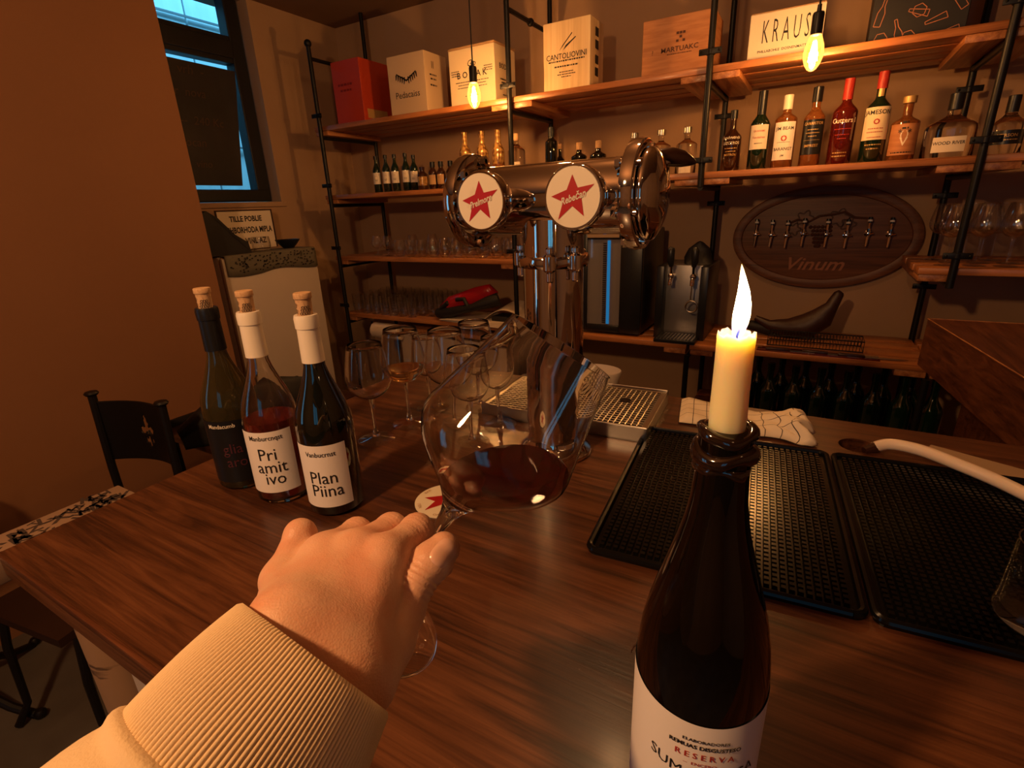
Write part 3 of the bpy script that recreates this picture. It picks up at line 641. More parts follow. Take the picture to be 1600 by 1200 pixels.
# liquid left in the clear bottles
# ------------------------------------------------------------------ glassware
def wineglass_prof(H, rr, rs, hs, hst, rf, tk=.0009, stem=.0035, bulge=1.):
    """closed double wall: H total, rr rim radius, rs shoulder radius at height hs above bowl bottom, hst bowl bottom height"""
    hb = H - hst; out = [(0, 0), (rf * .55, .0006), (rf, .0010), (rf + .0004, .0018), (rf * .96, .0026), (rf * .5, .0050), (rf * .22, .0085), (stem * 1.5, .016), (stem, .028), (stem * .93, hst * .6), (stem, hst - .018), (stem * 1.5, hst - .006)]
    bowl = []
    for k in range(1, 11):
        u = k / 10; a = u * PI / 2; bowl.append((rs * math.sin(a) ** bulge, hs * (1 - math.cos(a)) ** 1.0))
    for k in range(1, 9):
        u = k / 8; bowl.append((rs + (rr - rs) * (u ** 1.25 if hs < hb * .5 else smoothstep(u)), hs + (hb - hs) * u))
    inner = [(max(r - tk, 0), z + tk * (1 - min(1, z / hs)) * 2.2) for r, z in bowl]
    pr = out + [(r, hst + z) for r, z in bowl] + [(bowl[-1][0] - tk * .5, H + tk * .5)] + [(r, hst + z) for r, z in reversed(inner)] + [(0, hst + tk * 2)]
    return pr, [(0, hst + tk * 2 + .0004)] + [(max(r - tk - .0004, 0.0005), hst + z + .0006) for r, z in bowl]
def glass_parts(t, pr, n, hst, foot_z=.012, bowl_m=None, foot_m=None):
    # foot, stem and bowl of a stemmed glass, cut out of its closed double-walled profile
    kf = next(i for i, p in enumerate(pr) if p[1] > foot_z); kb = next(i for i, p in enumerate(pr) if p[1] >= hst - .004)
    MB().lathe(pr[:kf] + [(pr[kf - 1][0] * .2, pr[kf - 1][1])], n).build('foot', foot_m or M['thin'], t, smooth=50)
    MB().lathe([(0, pr[kf - 1][1] - .0005)] + pr[kf - 1:kb + 1] + [(0, pr[kb][1] + .0005)], max(16, n // 2)).build('stem', M['glass'], t, smooth=60)
    return MB().lathe(pr[kb:], n).build('bowl', bowl_m or M['glass'], t, smooth=60)
def liquid_mb(inner, z1, n=32):
    p = [q for q in inner if q[1] < z1]; r_ = p[-1][0]
    for (r0, a), (r1, b) in zip(inner, inner[1:]):
        if a < z1 <= b: r_ = r0 + (r1 - r0) * (z1 - a) / (b - a)
    return MB().lathe(p + [(r_, z1), (0, z1)], n)
def counter_glass(px, py, label, H, rr, rs, hs, hst, rf=.036, liq=None, grp='wine glasses standing on the counter', im='dregs'):
    p = on_z(px, py, CT); t = thing('wine_glass', label, 'glass', (p[0], p[1], CT + .0004), 0, grp)
    pr, inn = wineglass_prof(H, rr, rs, hs, hst, rf); glass_parts(t, pr, 40, hst)
    if liq: liquid_mb(inn, hst + liq).build('white_wine', M[im], t, smooth=50)
    return t
counter_glass(589, 687, 'empty wine glass with angular bowl, first to the right of the three bottles', .196, .0315, .043, .042, .088, liq=None)
counter_glass(641, 662, 'wine glass with angular bowl and some pale wine, second from the bottles', .206, .0330, .045, .044, .094, liq=.030)
counter_glass(706, 664, 'wine glass just left of the held bowl, next to the smaller tulip glass', .204, .0330, .045, .043, .090)
counter_glass(735, 694, 'wine glass seen through the held glass, nearest to the coaster', .190, .0300, .042, .042, .086)
counter_glass(779, 668, 'slim tulip glass seen through the held glass near the drip tray', .192, .0260, .035, .045, .086, .033)
counter_glass(674, 638, 'small glass standing behind between two taller wine glasses', .170, .0260, .034, .040, .078, .032)
counter_glass(748, 640, 'farthest wine glass behind the rim of the held glass', .200, .0320, .044, .043, .090)
# shelf glasses: snifters and tumblers on the third tier
snifter_pr, _ = wineglass_prof(.120, .024, .036, .036, .040, .030)
ORD = ['first', 'second', 'third', 'fourth', 'fifth', 'sixth', 'seventh', 'eighth', 'ninth', 'tenth']
ROW = ['front row', 'second row', 'third row', 'fourth row', 'back row']
def grid_labels(spots, text):
    rows = sorted({round(p[0][1], 2) for p in spots}); out = []
    for loc, _ in spots:
        k = rows.index(round(loc[1], 2)); mates = sorted(q[0][0] for q in spots if round(q[0][1], 2) == rows[k])
        out.append((loc, '%s, %s, %s from the left' % (text, ROW[k], ORD[mates.index(loc[0])])))
    return out
def copies(proto, spots, grp):
    for i, (loc, lab_) in enumerate(spots):
        o = proto if i == 0 else copy_tree(proto); o.location = loc; o['label'] = lab_; o['group'] = grp
z3 = TZ[2] + .0004
sp = thing('snifter_glass', 'x', 'glass'); MB().lathe(snifter_pr, 20).build('glass_body', M['shelfglass'], sp, smooth=60)
copies(sp, [((-2.42, 2.50, z3), 'stemmed snifter glass at the left end of the third shelf'), ((-2.30, 2.47, z3), 'stemmed snifter glass, second from the left on the third shelf'),
            ((-2.21, 2.60, z3), 'stemmed snifter standing behind the round tumblers, left of two'), ((-2.10, 2.66, z3), 'stemmed snifter standing behind the round tumblers, right of two')], 'snifters on the third shelf')
def tumbler_prof(H, rb, rm, rt, tk=.0012, zm=.5):
    o_ = [(0, 0), (rb * .9, 0), (rb, .002)] + [(rb + (rm - rb) * math.sin(PI / 2 * k / 5), H * zm * k / 5) for k in range(1, 6)] + [(rm + (rt - rm) * (k / 5) ** 1.5, H * (zm + (1 - zm) * k / 5)) for k in range(1, 6)]
    return o_ + [(max(r - tk, .001), z) for r, z in reversed(o_[2:])] + [(rb * .7, .006), (0, .006)]
tp_ = thing('stemless_glass', 'x', 'glass'); MB().lathe(tumbler_prof(.098, .022, .040, .030), 20).build('glass_body', M['shelfglass'], tp_, smooth=60)
sl = 'round stemless glass in the crowded row on the third shelf'
spots = []
for k in range(10): spots.append(((-2.19 + k * .086, 2.45, z3), sl))
for k in range(7): spots.append(((-2.04 + k * .095, 2.58, z3), sl))
for k in range(6): spots.append(((-1.98 + k * .1, 2.71, z3), sl))
copies(tp_, grid_labels(spots, 'round stemless glass on the third shelf'), 'round stemless glasses on the third shelf')
z4 = TZ[3] + .0004
tp4 = thing('tumbler', 'x', 'glass'); MB().lathe(tumbler_prof(.125, .027, .035, .034, zm=.7), 16).build('glass_body', M['shelfglass'], tp4, smooth=60)
spots = [((-2.60 + c * .078 + (r % 2) * .02, 2.44 + r * .082, z4), 'clear tumbler in the packed rows at the left of the fourth shelf') for r in range(5) for c in range(7 if r < 1 else 9)]
copies(tp4, grid_labels(spots, 'clear tumbler on the left fourth shelf'), 'tumblers packed on the left of the fourth shelf')
# right bay
gr_pr, _ = wineglass_prof(.215, .030, .043, .044, .100, .034)
g = thing('wine_glass', 'x', 'glass'); MB().lathe(gr_pr, 22).build('glass_body', M['shelfglass'], g, smooth=60)
gb_pr, _ = wineglass_prof(.220, .044, .055, .050, .105, .038)
spots = [((.44 + c * .085 + (r % 2) * .03, 2.47 + r * .10, z3), 'tall wine glass on the right hand shelf behind the iron post') for r in range(3) for c in range(3)]
copies(g, grid_labels(spots, 'tall wine glass behind the right iron post'), 'tall wine glasses behind the right iron post')
g2 = thing('wine_glass', 'x', 'glass'); MB().lathe(gb_pr, 22).build('glass_body', M['shelfglass'], g2, smooth=60)
copies(g2, grid_labels([((.745 + c * .118, 2.47 + r * .13, z3), '') for r in range(2) for c in range(3)], 'wide wine glass on the right hand shelf'), 'wide wine glasses on the right hand shelf')
g3 = thing('tumbler', 'x', 'glass'); MB().lathe(tumbler_prof(.085, .030, .036, .036, zm=.6), 18).build('glass_body', M['shelfglass'], g3, smooth=60)
copies(g3, grid_labels([((.50 + c * .082, 2.46 + r * .09, z4), '') for r in range(3) for c in range(7)], 'short tumbler above the side counter'), 'short tumblers above the side counter')
# green bottles on the bottom tier
gp = bprof(.30, .040, .0135, .165, .235)
gb = thing('green_bottle', 'x', 'bottle'); MB().lathe(gp, 24).build('glass_body', M['greenglass'], gb, smooth=50)
MB().lathe([(.012, .27), (.0158, .27), (.0158, .3015), (0, .3015)], 14).build('cap', M['greenglass'], gb)
spots = [((-.28 + k * .098, 2.46, .4755), 'dark green empty bottle in the front row under the lowest shelf') for k in range(9)] + [((-.24 + k * .098, 2.57, .4755), 'dark green empty bottle in the front row under the lowest shelf') for k in range(8)]
spots = grid_labels(spots, 'dark green empty bottle under the lowest shelf')
copies(gb, spots[:9], 'green bottles in the front row'); gb2 = copy_tree(gb); copies(gb2, spots[9:], 'green bottles in the second row')

# ------------------------------------------------------------------ oval carved tap board on the wall
ov = thing('tap_board', 'oval carved wooden board on the wall with eight small taps and raised lettering', 'sign', (.036, WY - .002, 1.285))
OA, OB = .392, .238
def oval(a_, b_, y0, y1, n=64, rnd=.012):
    m_ = MB(); P = [(a_, 0), (a_, .6), (a_ * .985, .9), (a_ * .955, 1.)]
    m_.lathe([(0, 0)] + [(p, -(y0 + (y1 - y0) * q)) for p, q in P] + [(0, -y1)], n); m_.v = [(x, -abs(z), y * b_ / a_) for x, y, z in m_.v]; return m_
oval(OA, OB, 0, .030).build('board', M['brownwood'], ov, smooth=50)
def oval_ring(a0, b0, a1, b1, y0, y1, n=72):
    m_ = MB(); vs = []
    for (a_, b_, y_) in ((a0, b0, y0), (a0 - .004, b0 - .004, y1), ((a0 + a1) / 2, (b0 + b1) / 2, y1 + .006), (a1 + .004, b1 + .004, y1), (a1, b1, y0)):
        vs += [(a_ * math.cos(2 * PI * i / n), -y_, b_ * math.sin(2 * PI * i / n)) for i in range(n)]
    fs = [(r * n + i, r * n + (i + 1) % n, (r + 1) * n + (i + 1) % n, (r + 1) * n + i) for r in range(4) for i in range(n)]
    return m_.add(vs, fs)
oval_ring(OA, OB, OA - .045, OB - .045, .028, .040).build('moulding', M['brownwood'], ov, smooth=50)
gv = MB()
for i in range(34):        # grape bunch
    r_ = i // 6; gv.sphere((-.010 + (i % 6 - 2.5 + (r_ % 2) * .5) * .0165 * (1 - r_ * .14), -.031, .050 - r_ * .0175), .0085, 8)
gv.tube([(-.16, -.030, .06), (-.11, -.034, .085), (-.06, -.032, .075), (-.02, -.034, .10), (.03, -.034, .105), (.08, -.032, .115), (.12, -.034, .09), (.17, -.030, .085)], .005, 8)
for cx_, cz_, r_ in ((-.08, .09, .030), (.06, .09, .034), (.10, .06, .026), (-.12, .04, .024)):
    gv.tube([(cx_ + r_ * (1 + .25 * math.cos(5 * a)) * math.cos(a), -.031, cz_ + r_ * (1 + .25 * math.cos(5 * a)) * math.sin(a)) for a in [k * 2 * PI / 30 for k in range(31)]], .003, 6)
gv.build('grape_relief', M['carve'], ov)
a = text_mb('Vinum', .085, .35, .012, 1.15); v0 = a.v; n0 = len(v0)
a.v = [(x, y, 0) for x, y, z in v0]; b_ = MB(); b_.add([(x, y, .004) for x, y, z in v0], a.f); b_.add([(x, y, 0) for x, y, z in v0], a.f)
on_front(b_, -.02, -.0305, -.125).build('letter_relief', M['carvelight'], ov, smooth=0)
tap0 = None
for i, x in enumerate((-.285, -.215, -.148, -.078, .018, .098, .180, .262)):
    if tap0 is None:
        m_ = MB(); m_.lathe([(0, 0), (.014, 0), (.014, .004), (.007, .006), (.007, .045), (0, .047)], 14); m_.xf(RX(PI / 2))
        m_.tube([(0, -.036, -.012), (0, -.036, .022)], .0075, 10); m_.tube([(0, -.036, -.01), (-.002, -.042, -.055)], [.006, .004], 8); m_.tube([(0, -.036, 0), (.020, -.036, .002)], .004, 8)
        m_.tube([(0, -.036, .02), (0, -.034, .048)], [.004, .006], 8)
        tap0 = m_.build('tap', M['chrome'], ov, (x, -.030, .02)); h_ = MB(); h_.tube([(0, -.034, .046), (0, -.032, .062), (0, -.031, .072)], [.007, .009, .008], 10)
        h_.build('tap_handle', M['plastic'], tap0); c_ = MB(); c_.tube([(0, -.034, .052), (0, -.0325, .060)], .0095, 10); c_.build('handle_band', M['paperw'], tap0)
    else:
        c = copy_tree(tap0); c.location = (x, -.030, .02 - .004 * (i % 3))

# ------------------------------------------------------------------ appliances on the fourth shelf
t = thing('wine_cooler', 'tall black wine cooler with a blue lit strip behind its glass door', 'cooler', (-.85, 2.44, TZ[3]))
MB().box(-.155, .165, .03, .40, .012, .505, .006).build('cabinet', M['plastic'], t)
d = MB(); d.box(-.155, -.112, -.004, .028, .012, .505, .004); d.box(.058, .165, -.004, .028, .012, .505, .004); d.box(-.112, .058, -.004, .028, .012, .05, .003); d.box(-.112, .058, -.004, .028, .47, .505, .003)
dd = d.build('door', M['plastic'], t)
MB().box(-.112, .058, .004, .010, .05, .47).build('door_pane', mat('smoked_glass', (.20, .18, .18), .02, 0, 0, 1.5, coat=1.), dd, smooth=0)
lm = MB(); lm.box(-.009, .006, -.0015, .003, .055, .465, .001); lm.build('light_strip', emission('blue_strip', (.03, .28, .62), .38), dd, smooth=0)
rl = MB(); [rl.box(-.030, -.013, -.003, .001, .06 + .0105 * k, .065 + .0105 * k) for k in range(38)]; rl.build('shelf_rail', M['plastic'], dd, smooth=0)
MB().box(-.112, .05, -.006, .0, .478, .498, .001).build('badge', M['board'], dd, smooth=0)
t = thing('figure_bottle', 'small glass bottle with a thin neck beside the wine cooler', 'bottle', (on_y(996, 500, 2.56)[0] + .022, 2.56, TZ[3] + .0005))
MB().lathe([(0, 0), (.018, 0), (.020, .01), (.006, .02), (.006, .03), (.018, .05), (.024, .08), (.018, .11), (.007, .14), (.006, .19), (.009, .20), (0, .20)], 18).build('glass_body', M['shelfglass'], t)
MB().lathe([(0, .048), (.017, .05), (.022, .075), (0, .078)], 18).build('red_liquid', M['redspirit'], t)
t = thing('beer_dispenser', 'steel fronted two tap drinks dispenser with black sides', 'dispenser', (-.505, 2.47, TZ[3]))
MB().box(-.118, -.082, 0, .30, 0, .345, .003).build('side_panel', M['plastic'], t); MB().box(.082, .118, 0, .30, 0, .345, .003).build('side_panel', M['plastic'], t)
MB().box(-.082, .082, .055, .30, .0, .345, .002).build('steel_front', M['steel_dull'], t)
dt = MB(); dt.box(-.095, .095, -.085, .053, .0, .016, .002); dt = dt.build('drip_tray', M['plastic'], t)
g_ = MB(); [g_.box(-.085 + .016 * k, -.077 + .016 * k, -.078, .045, .016, .019) for k in range(11)]; g_.build('grille', M['steel'], dt, smooth=0)
for s_ in (-1, 1):
    f = MB(); x = s_ * .050; f.tube([(x, .055, .30), (x, .0, .30), (x, -.01, .285), (x, -.012, .26)], .010, 10); f.sphere((x, .0, .30), .015, 10); f.tube([(x, .0, .31), (x, -.005, .35)], .006, 8)
    tp = f.build('tap', M['chrome'], t); h_ = MB(); h_.tube([(x, -.005, .345), (x + s_ * .004, -.008, .37), (x + s_ * .004, -.010, .42), (x, -.010, .432)], [.010, .016, .017, .010], 12); h_.build('tap_handle', M['plastic'], tp)
MB().tube([(.05, -.012, .262), (.048, -.014, .19)], .003, 8).build('dip_rod', M['steel'], t)
r_ = MB(); r_.tube([(.055 + .026 * math.cos(a), -.016, .165 + .026 * math.sin(a)) for a in [k * 2 * PI / 24 for k in range(25)]], .004, 8, cap=False); r_.build('ring', M['steel'], t)
t = thing('cloth_bundle', 'dark cloth draped over the back of the drinks dispenser', 'cloth', (-.46, 2.60, TZ[3] + .3455))
m_ = MB(); m_.lathe([(.075, 0), (.060, .03), (.045, .07), (.022, .10), (0, .105)], 18, sy=.6); m_.v = [(x + .01 * math.sin(9 * z * 10 + x * 60), y, z) for x, y, z in m_.v]; m_.build('cloth_fold', M['blackfab'], t)

# cured ham leg, wire rack, knives
t = thing('ham_leg', 'dark cured ham leg with raised hoof leaning against the wall', 'ham', (-.03, 2.68, TZ[3] + .001))
MB().tube([(-.16, 0, .085), (-.10, 0, .055), (-.02, 0, .045), (.06, 0, .06), (.115, 0, .105), (.145, 0, .16), (.165, 0, .215), (.172, 0, .225)], [.012, .024, .045, .060, .052, .028, .021, .013], 16, sq=.9).build('meat', M['ham'], t, smooth=80)
MB().tube([(-.20, .02, .045), (-.10, .02, .035), (.0, .02, .03), (.10, .02, .03)], [.02, .036, .032, .028], 12).build('cloth', M['blackfab'], t)
t = thing('wire_rack', 'long low wire rack standing on the lowest shelf', 'rack', (.065, 2.52, TZ[3] + .001))
m_ = MB()
for z in (.008, .052):
    m_.tube([(-.18, -.035, z), (.18, -.035, z), (.18, .07, z), (-.18, .07, z), (-.18, -.035, z)], .0028, 6)
for k in range(31):
    x = -.18 + .012 * k; m_.tube([(x, -.035, .008), (x, -.035, .052), (x, .07, .052), (x, .07, .008)], .0014, 5)
m_.build('wire_frame', M['pipe'], t)
kn = thing('knife', 'x', 'knife', group='knives lying on the lowest shelf')
MB().prism([(0, -.010), (.11, -.009), (.145, .004), (.11, .010), (0, .010)], 0, .0015).build('blade', M['steel'], kn, smooth=0)
MB().box(-.095, 0, -.011, .011, -.003, .010, .003).build('handle', M['handle'], kn)
for i, (x, y, r, l_) in enumerate(((-.02, 2.425, .06, 'knife with dark handle at the left of the lowest shelf edge'), (.12, 2.430, -.05, 'knife with dark handle in the middle of the lowest shelf edge'), (.25, 2.43, .03, 'knife with dark handle at the right of the lowest shelf edge'))):
    o = kn if i == 0 else copy_tree(kn); o.location = (x, y, TZ[3] + .0035); o.rotation_euler = (0, 0, r); o['label'] = l_
t = thing('leather_mat', 'dark thin mat under the knives on the lowest shelf', 'mat', (.10, 2.43, TZ[3] + .0002)); MB().box(-.25, .20, -.03, .04, 0, .0028, .001).build('mat_sheet', M['redspirit'], t)

# red gloves, papers and roll on the left of the fourth shelf
t = thing('red_bag', 'shiny red and black gloves bundle lying on papers on the fourth shelf', 'gloves', (-1.71, 2.47, TZ[3] + .022))
m_ = MB(); m_.tube([(-.20, 0, .04), (-.12, -.01, .06), (-.03, 0, .095), (.06, .01, .13), (.13, .02, .15), (.17, .02, .13)], [.035, .058, .055, .055, .052, .025], 16, sq=.8)
m_.v = [(x, y, z + .006 * math.sin(x * 70 + y * 50)) for x, y, z in m_.v]; m_.build('red_shell', M['redfab'], t, smooth=80)
m_ = MB(); m_.tube([(-.22, -.02, .015), (-.13, -.055, .025), (-.04, -.055, .05), (.05, -.05, .07), (.14, -.03, .10), (.20, 0, .12)], [.030, .033, .026, .022, .034, .038], 12)
m_.tube([(-.06, -.05, .11), (0, -.06, .12), (.03, -.055, .06)], .012, 8); m_.tube([(-.18, -.045, .05), (-.12, -.055, .09)], .014, 8); m_.build('black_trim', M['blackfab'], t, smooth=80)
pp = thing('paper_stack', 'stack of loose papers under the red gloves', 'papers', (-1.66, 2.44, TZ[3] + .0005))
for k in range(6): MB().box(-.22 + .02 * (k % 3), .22 + .01 * k, -.06, .20, .0035 * k, .0035 * k + .0028).xf(RZ(.04 * (k - 3))).build('sheet', M['paperplain'], pp, smooth=0)
t = thing('open_folder', 'curved pale folder standing open right of the red gloves', 'folder', (-1.44, 2.50, TZ[3] + .0005))
gvs = []; n_ = 14
for i in range(n_ + 1):
    u = i / n_; x = -.16 + .32 * u; z = .10 * math.sin(PI * (1 - u) * .9 + .1) * (1 - u * .3); gvs += [(x, -.06, z), (x, .14, z + .02), (x, -.06, z - .003), (x, .14, z + .017)]
m_ = MB(); fs = []
for i in range(n_):
    a0 = 4 * i; fs += [(a0, a0 + 4, a0 + 5, a0 + 1), (a0 + 2, a0 + 3, a0 + 7, a0 + 6), (a0, a0 + 2, a0 + 6, a0 + 4), (a0 + 1, a0 + 5, a0 + 7, a0 + 3)]
m_.add(gvs, fs).build('cover', M['paperplain'], t)
t = thing('black_box', 'low black box under the folder beside the red gloves', 'box', (-1.47, 2.43, TZ[3] + .0005)); MB().box(-.07, .07, 0, .12, 0, .045, .004).build('box_body', M['blackfab'], t)
t = thing('paper_roll', 'white paper towel roll hanging under the fourth shelf', 'paper roll', (-2.34, 2.42, TZ[3] - .105))
m_ = MB(); m_.cyl(.05, -.115, .115, 24, .003); m_.xf(RY(PI / 2)); m_.build('paper_roll', M['paperplain'], t); m_ = MB(); m_.cyl(.008, -.14, .14, 10); m_.xf(RY(PI / 2)); m_.tube([(-.135, 0, 0), (-.135, 0, .055)], .005, 8); m_.tube([(.135, 0, 0), (.135, 0, .055)], .005, 8); m_.build('holder', M['pipe'], t)
t = thing('drawer_cabinet', 'low cabinet with pale drawer fronts under the fourth shelf', 'cabinet', (-1.86, 2.46, .0))
MB().box(-.42, .42, .02, .38, .04, .74, .003).build('carcass', M['handle'], t)
for x0, x1 in ((-.41, -.14), (-.135, .135), (.14, .41)): MB().box(x0, x1, .0, .02, .42, .72, .003).build('drawer', M['panel'], t)
MB().box(-.45, .45, -.02, .40, .742, .768, .003).build('worktop', M['batten'], t)
t = thing('bowl', 'white curved rim bowl standing beyond the drip tray', 'bowl', (-.455, 1.235, .92))
MB().lathe([(0, 0), (.03, 0), (.035, .02), (.055, .09), (.066, .142), (.064, .146), (.052, .095), (.030, .025), (0, .02)], 30, sy=.7).build('bowl_shell', M['white'], t, smooth=60)
t = thing('staff_ledge', 'lower staff ledge behind the bar counter carrying the white bowl', 'ledge', (0, 0, 0)); MB().box(-1.0, -.30, 1.13, 1.36, .89, .919, .002).build('ledge_board', M['apron'], t); MB().box(-.95, -.35, 1.15, 1.18, .0, .89).build('support_panel', M['plastic'], t, smooth=0)

# ------------------------------------------------------------------ tap tower
TX, TY = -.362, .768; BZ = EYE + .006
tt = thing('tap_tower', 'polished chrome T shaped beer tap tower with two starred medallions', 'beer tap', (TX, TY, CT))
hz = BZ - CT
MB().lathe([(0, 0), (.064, 0), (.066, .004), (.064, .010), (.056, .016), (.0515, .024), (.0500, .034), (.0493, .05), (.0493, hz - .03), (0, hz - .03)], 64).build('column', M['chrome'], tt, smooth=50)
MB().lathe([(.0493, hz - .102), (.056, hz - .102), (.058, hz - .098), (.058, hz - .088), (.056, hz - .084), (.0493, hz - .084)], 64).build('collar_ring', M['chrome'], tt, smooth=40)
for a in (PI, -.55, 1.2, 2.3, -PI / 2 + .35):
    s_ = MB(); s_.cyl(.0105, -.012, .014, 16, .003); s_.cyl(.0065, .014, .024, 12, .002); s_.cyl(.006, -.028, -.012, 12, .002)
    s_.xf(T(.061 * math.cos(a), .061 * math.sin(a), hz - .093)); s_.build('clamp_screw', M['chrome'], tt)
b_ = MB(); b_.lathe([(0, -.158), (.052, -.158), (.0535, -.154), (.0535, .146), (.052, .150), (0, .150)], 64); b_.xf(T(0, 0, hz) @ RY(PI / 2)); b_.build('barrel', M['chrome'], tt, smooth=40)
for (x, s_) in ((-.146, -1), (.138, 1)):
    f = MB(); f.lathe([(.0535, -.010), (.070, -.010), (.0745, -.0085), (.076, 0), (.0745, .0085), (.070, .010), (.0535, .010)], 64); f.xf(T(x, 0, hz) @ RY(PI / 2)); fl = f.build('flange', M['chrome'], tt, smooth=50)
    e_ = MB(); e_.lathe([(.062, .012), (.064, .016), (.062, .021), (.054, .027), (.038, .034), (.022, .038), (0, .040)], 48); e_.xf(T(x, 0, hz) @ RY(PI / 2 * s_)); e_.build('end_cap', M['chrome'], fl, smooth=60)
    for k in range(6):
        a = k * PI / 3 + .35; q = MB(); q.cyl(.0055, -.020, .016, 12, .0015); q.lathe([(0, -.020), (.0085, -.020), (.0085, -.013), (0, -.013)], 6); q.xf(T(x, .0645 * math.cos(a), hz + .0645 * math.sin(a)) @ RY(PI / 2 * s_)); q.build('bolt', M['chrome'], fl)
hp0, hp1 = on_y(1018, 246, .82), on_y(1086, 254, .87)
hl = [tuple(hp0 + (hp1 - hp0) * u + np.array([0, 0, .004 * math.sin(PI * u)]) - np.array([TX, TY, CT])) for u in (0, .2, .45, .7, .9, 1)]
h_ = MB(); h_.tube([(.13, .045, hz + .03), (.16, .06, hz + .045), hl[0]], .006, 10); h_.build('handle_stem', M['chrome'], tt)
h_ = MB(); h_.tube(hl, [.006, .011, .0135, .012, .007, .003], 18, sq=.8); h_.build('side_handle', M['handle'], tt)
STAR = [(0, .74), (.20, .31), (.80, .40), (.34, -.02), (.43, -.62), (.0, -.28), (-.54, -.72), (-.35, -.13), (-.80, .06), (-.21, .26)]
def star_mb(r): return MB().add([(0, 0, 0)] + [(x * r, y * r, 0) for x, y in STAR], [(0, i + 1, (i + 1) % 10 + 1) for i in range(10)])
for (x, word) in ((-.068, 'Prelmore'), (.078, 'Rebe\u010dan')):
    hs = MB(); hs.lathe([(0, .035), (.026, .035), (.028, .060), (.033, .066), (.0405, .078), (.0425, .088), (.0425, .101), (.0412, .1035), (.039, .1035), (.0385, .1025), (0, .1025)], 48); hs.xf(T(x, 0, hz) @ RX(PI / 2))
    ho = hs.build('medallion', M['chrome'], tt, smooth=45)
    MB().lathe([(0, .1025), (.0384, .1025), (.0384, .1042), (0, .1042)], 48).xf(T(x, 0, hz) @ RX(PI / 2)).build('medallion_face', M['disc'], ho, smooth=30)
    star_mb(.0384).xf(T(x, -.1048, hz) @ RX(PI / 2)).build('red_star', M['star'], ho, smooth=0)
    tx = text_mb(word, .0125, .45, .022, .84); tx.xf(T(x + .0005, -.1053, hz - .0005) @ RX(PI / 2) @ RZ(.30)); tx.build('script_lettering', M['whiteink'], ho, smooth=0)
    k_ = MB(); k_.lathe([(0, .030), (.012, .030), (.012, .05), (0, .05)], 16); k_.xf(T(x, 0, hz) @ RX(PI / 2) @ RY(0)); k_.build('stub', M['chrome'], ho)

# ------------------------------------------------------------------ drip tray with slotted grille
pNR = on_z(1011, 672, CT + .028); pNL = on_z(748, 632, CT + .028); pFR = on_z(1042, 611, CT + .028)
ax = (pNR - pNL)[:2]; Lx = float(np.linalg.norm(ax)); ang = math.atan2(ax[1], ax[0]); Ly = float(np.linalg.norm((pFR - pNR)[:2]))
t = thing('drip_tray', 'stainless steel drip tray with a slotted grille behind the tap tower', 'tray', (pNL[0], pNL[1], CT + .0004), ang)
m_ = MB(); m_.box(0, Lx, 0, Ly, 0, .003); m_.box(0, Lx, 0, .0025, 0, .028); m_.box(0, Lx, Ly - .0025, Ly, 0, .028); m_.box(0, .0025, 0, Ly, 0, .028); m_.box(Lx - .0025, Lx, 0, Ly, 0, .028)
m_.tube([(.002, .002, .028), (Lx - .002, .002, .028), (Lx - .002, Ly - .002, .028), (.002, Ly - .002, .028), (.002, .002, .028)], .0022, 8); m_.build('pan', M['steel'], t, smooth=30)
gm = MB(); nx, ny = 30, 18; mg = .012; cw = (Lx - 2 * mg) / nx; ch = (Ly - 2 * mg) / ny; zg = .0265
for i in range(nx):
    for j in range(ny):
        x0 = mg + i * cw; y0 = mg + j * ch; off = 0; 
        ix0, ix1, iy0, iy1 = x0 + cw * .14, x0 + cw * .86, y0 + ch * .26, y0 + ch * .74
        o4 = [(x0, y0), (x0 + cw, y0), (x0 + cw, y0 + ch), (x0, y0 + ch)]; i4 = [(ix0, iy0), (ix1, iy0), (ix1, iy1), (ix0, iy1)]
        v = [(*p, zg) for p in o4] + [(*p, zg - .0006) for p in i4] + [(*p, zg - .004) for p in i4]
        gm.add(v, [(k, (k + 1) % 4, 4 + (k + 1) % 4, 4 + k) for k in range(4)] + [(4 + k, 4 + (k + 1) % 4, 8 + (k + 1) % 4, 8 + k) for k in range(4)])
for a4 in ((.0025, Lx - .0025, .0025, mg), (.0025, Lx - .0025, Ly - mg, Ly - .0025), (.0025, mg, mg, Ly - mg), (Lx - mg, Lx - .0025, mg, Ly - mg)):
    gm.add([(a4[0], a4[2], zg), (a4[1], a4[2], zg), (a4[1], a4[3], zg), (a4[0], a4[3], zg)], [(0, 1, 2, 3)])
gm.build('grille', M['steel'], t, smooth=0)
MB().cyl(.012, zg, zg + .0008, 20).xf(T(Lx - .075, Ly * .62, 0)).build('finger_hole', M['plastic'], t)
MB().box(.004, Lx - .004, .004, Ly - .004, .0032, .005).build('pan_painted_shade', M['plastic'], t, smooth=0)  # added black sheet that paints the shade inside the pan, under the slots

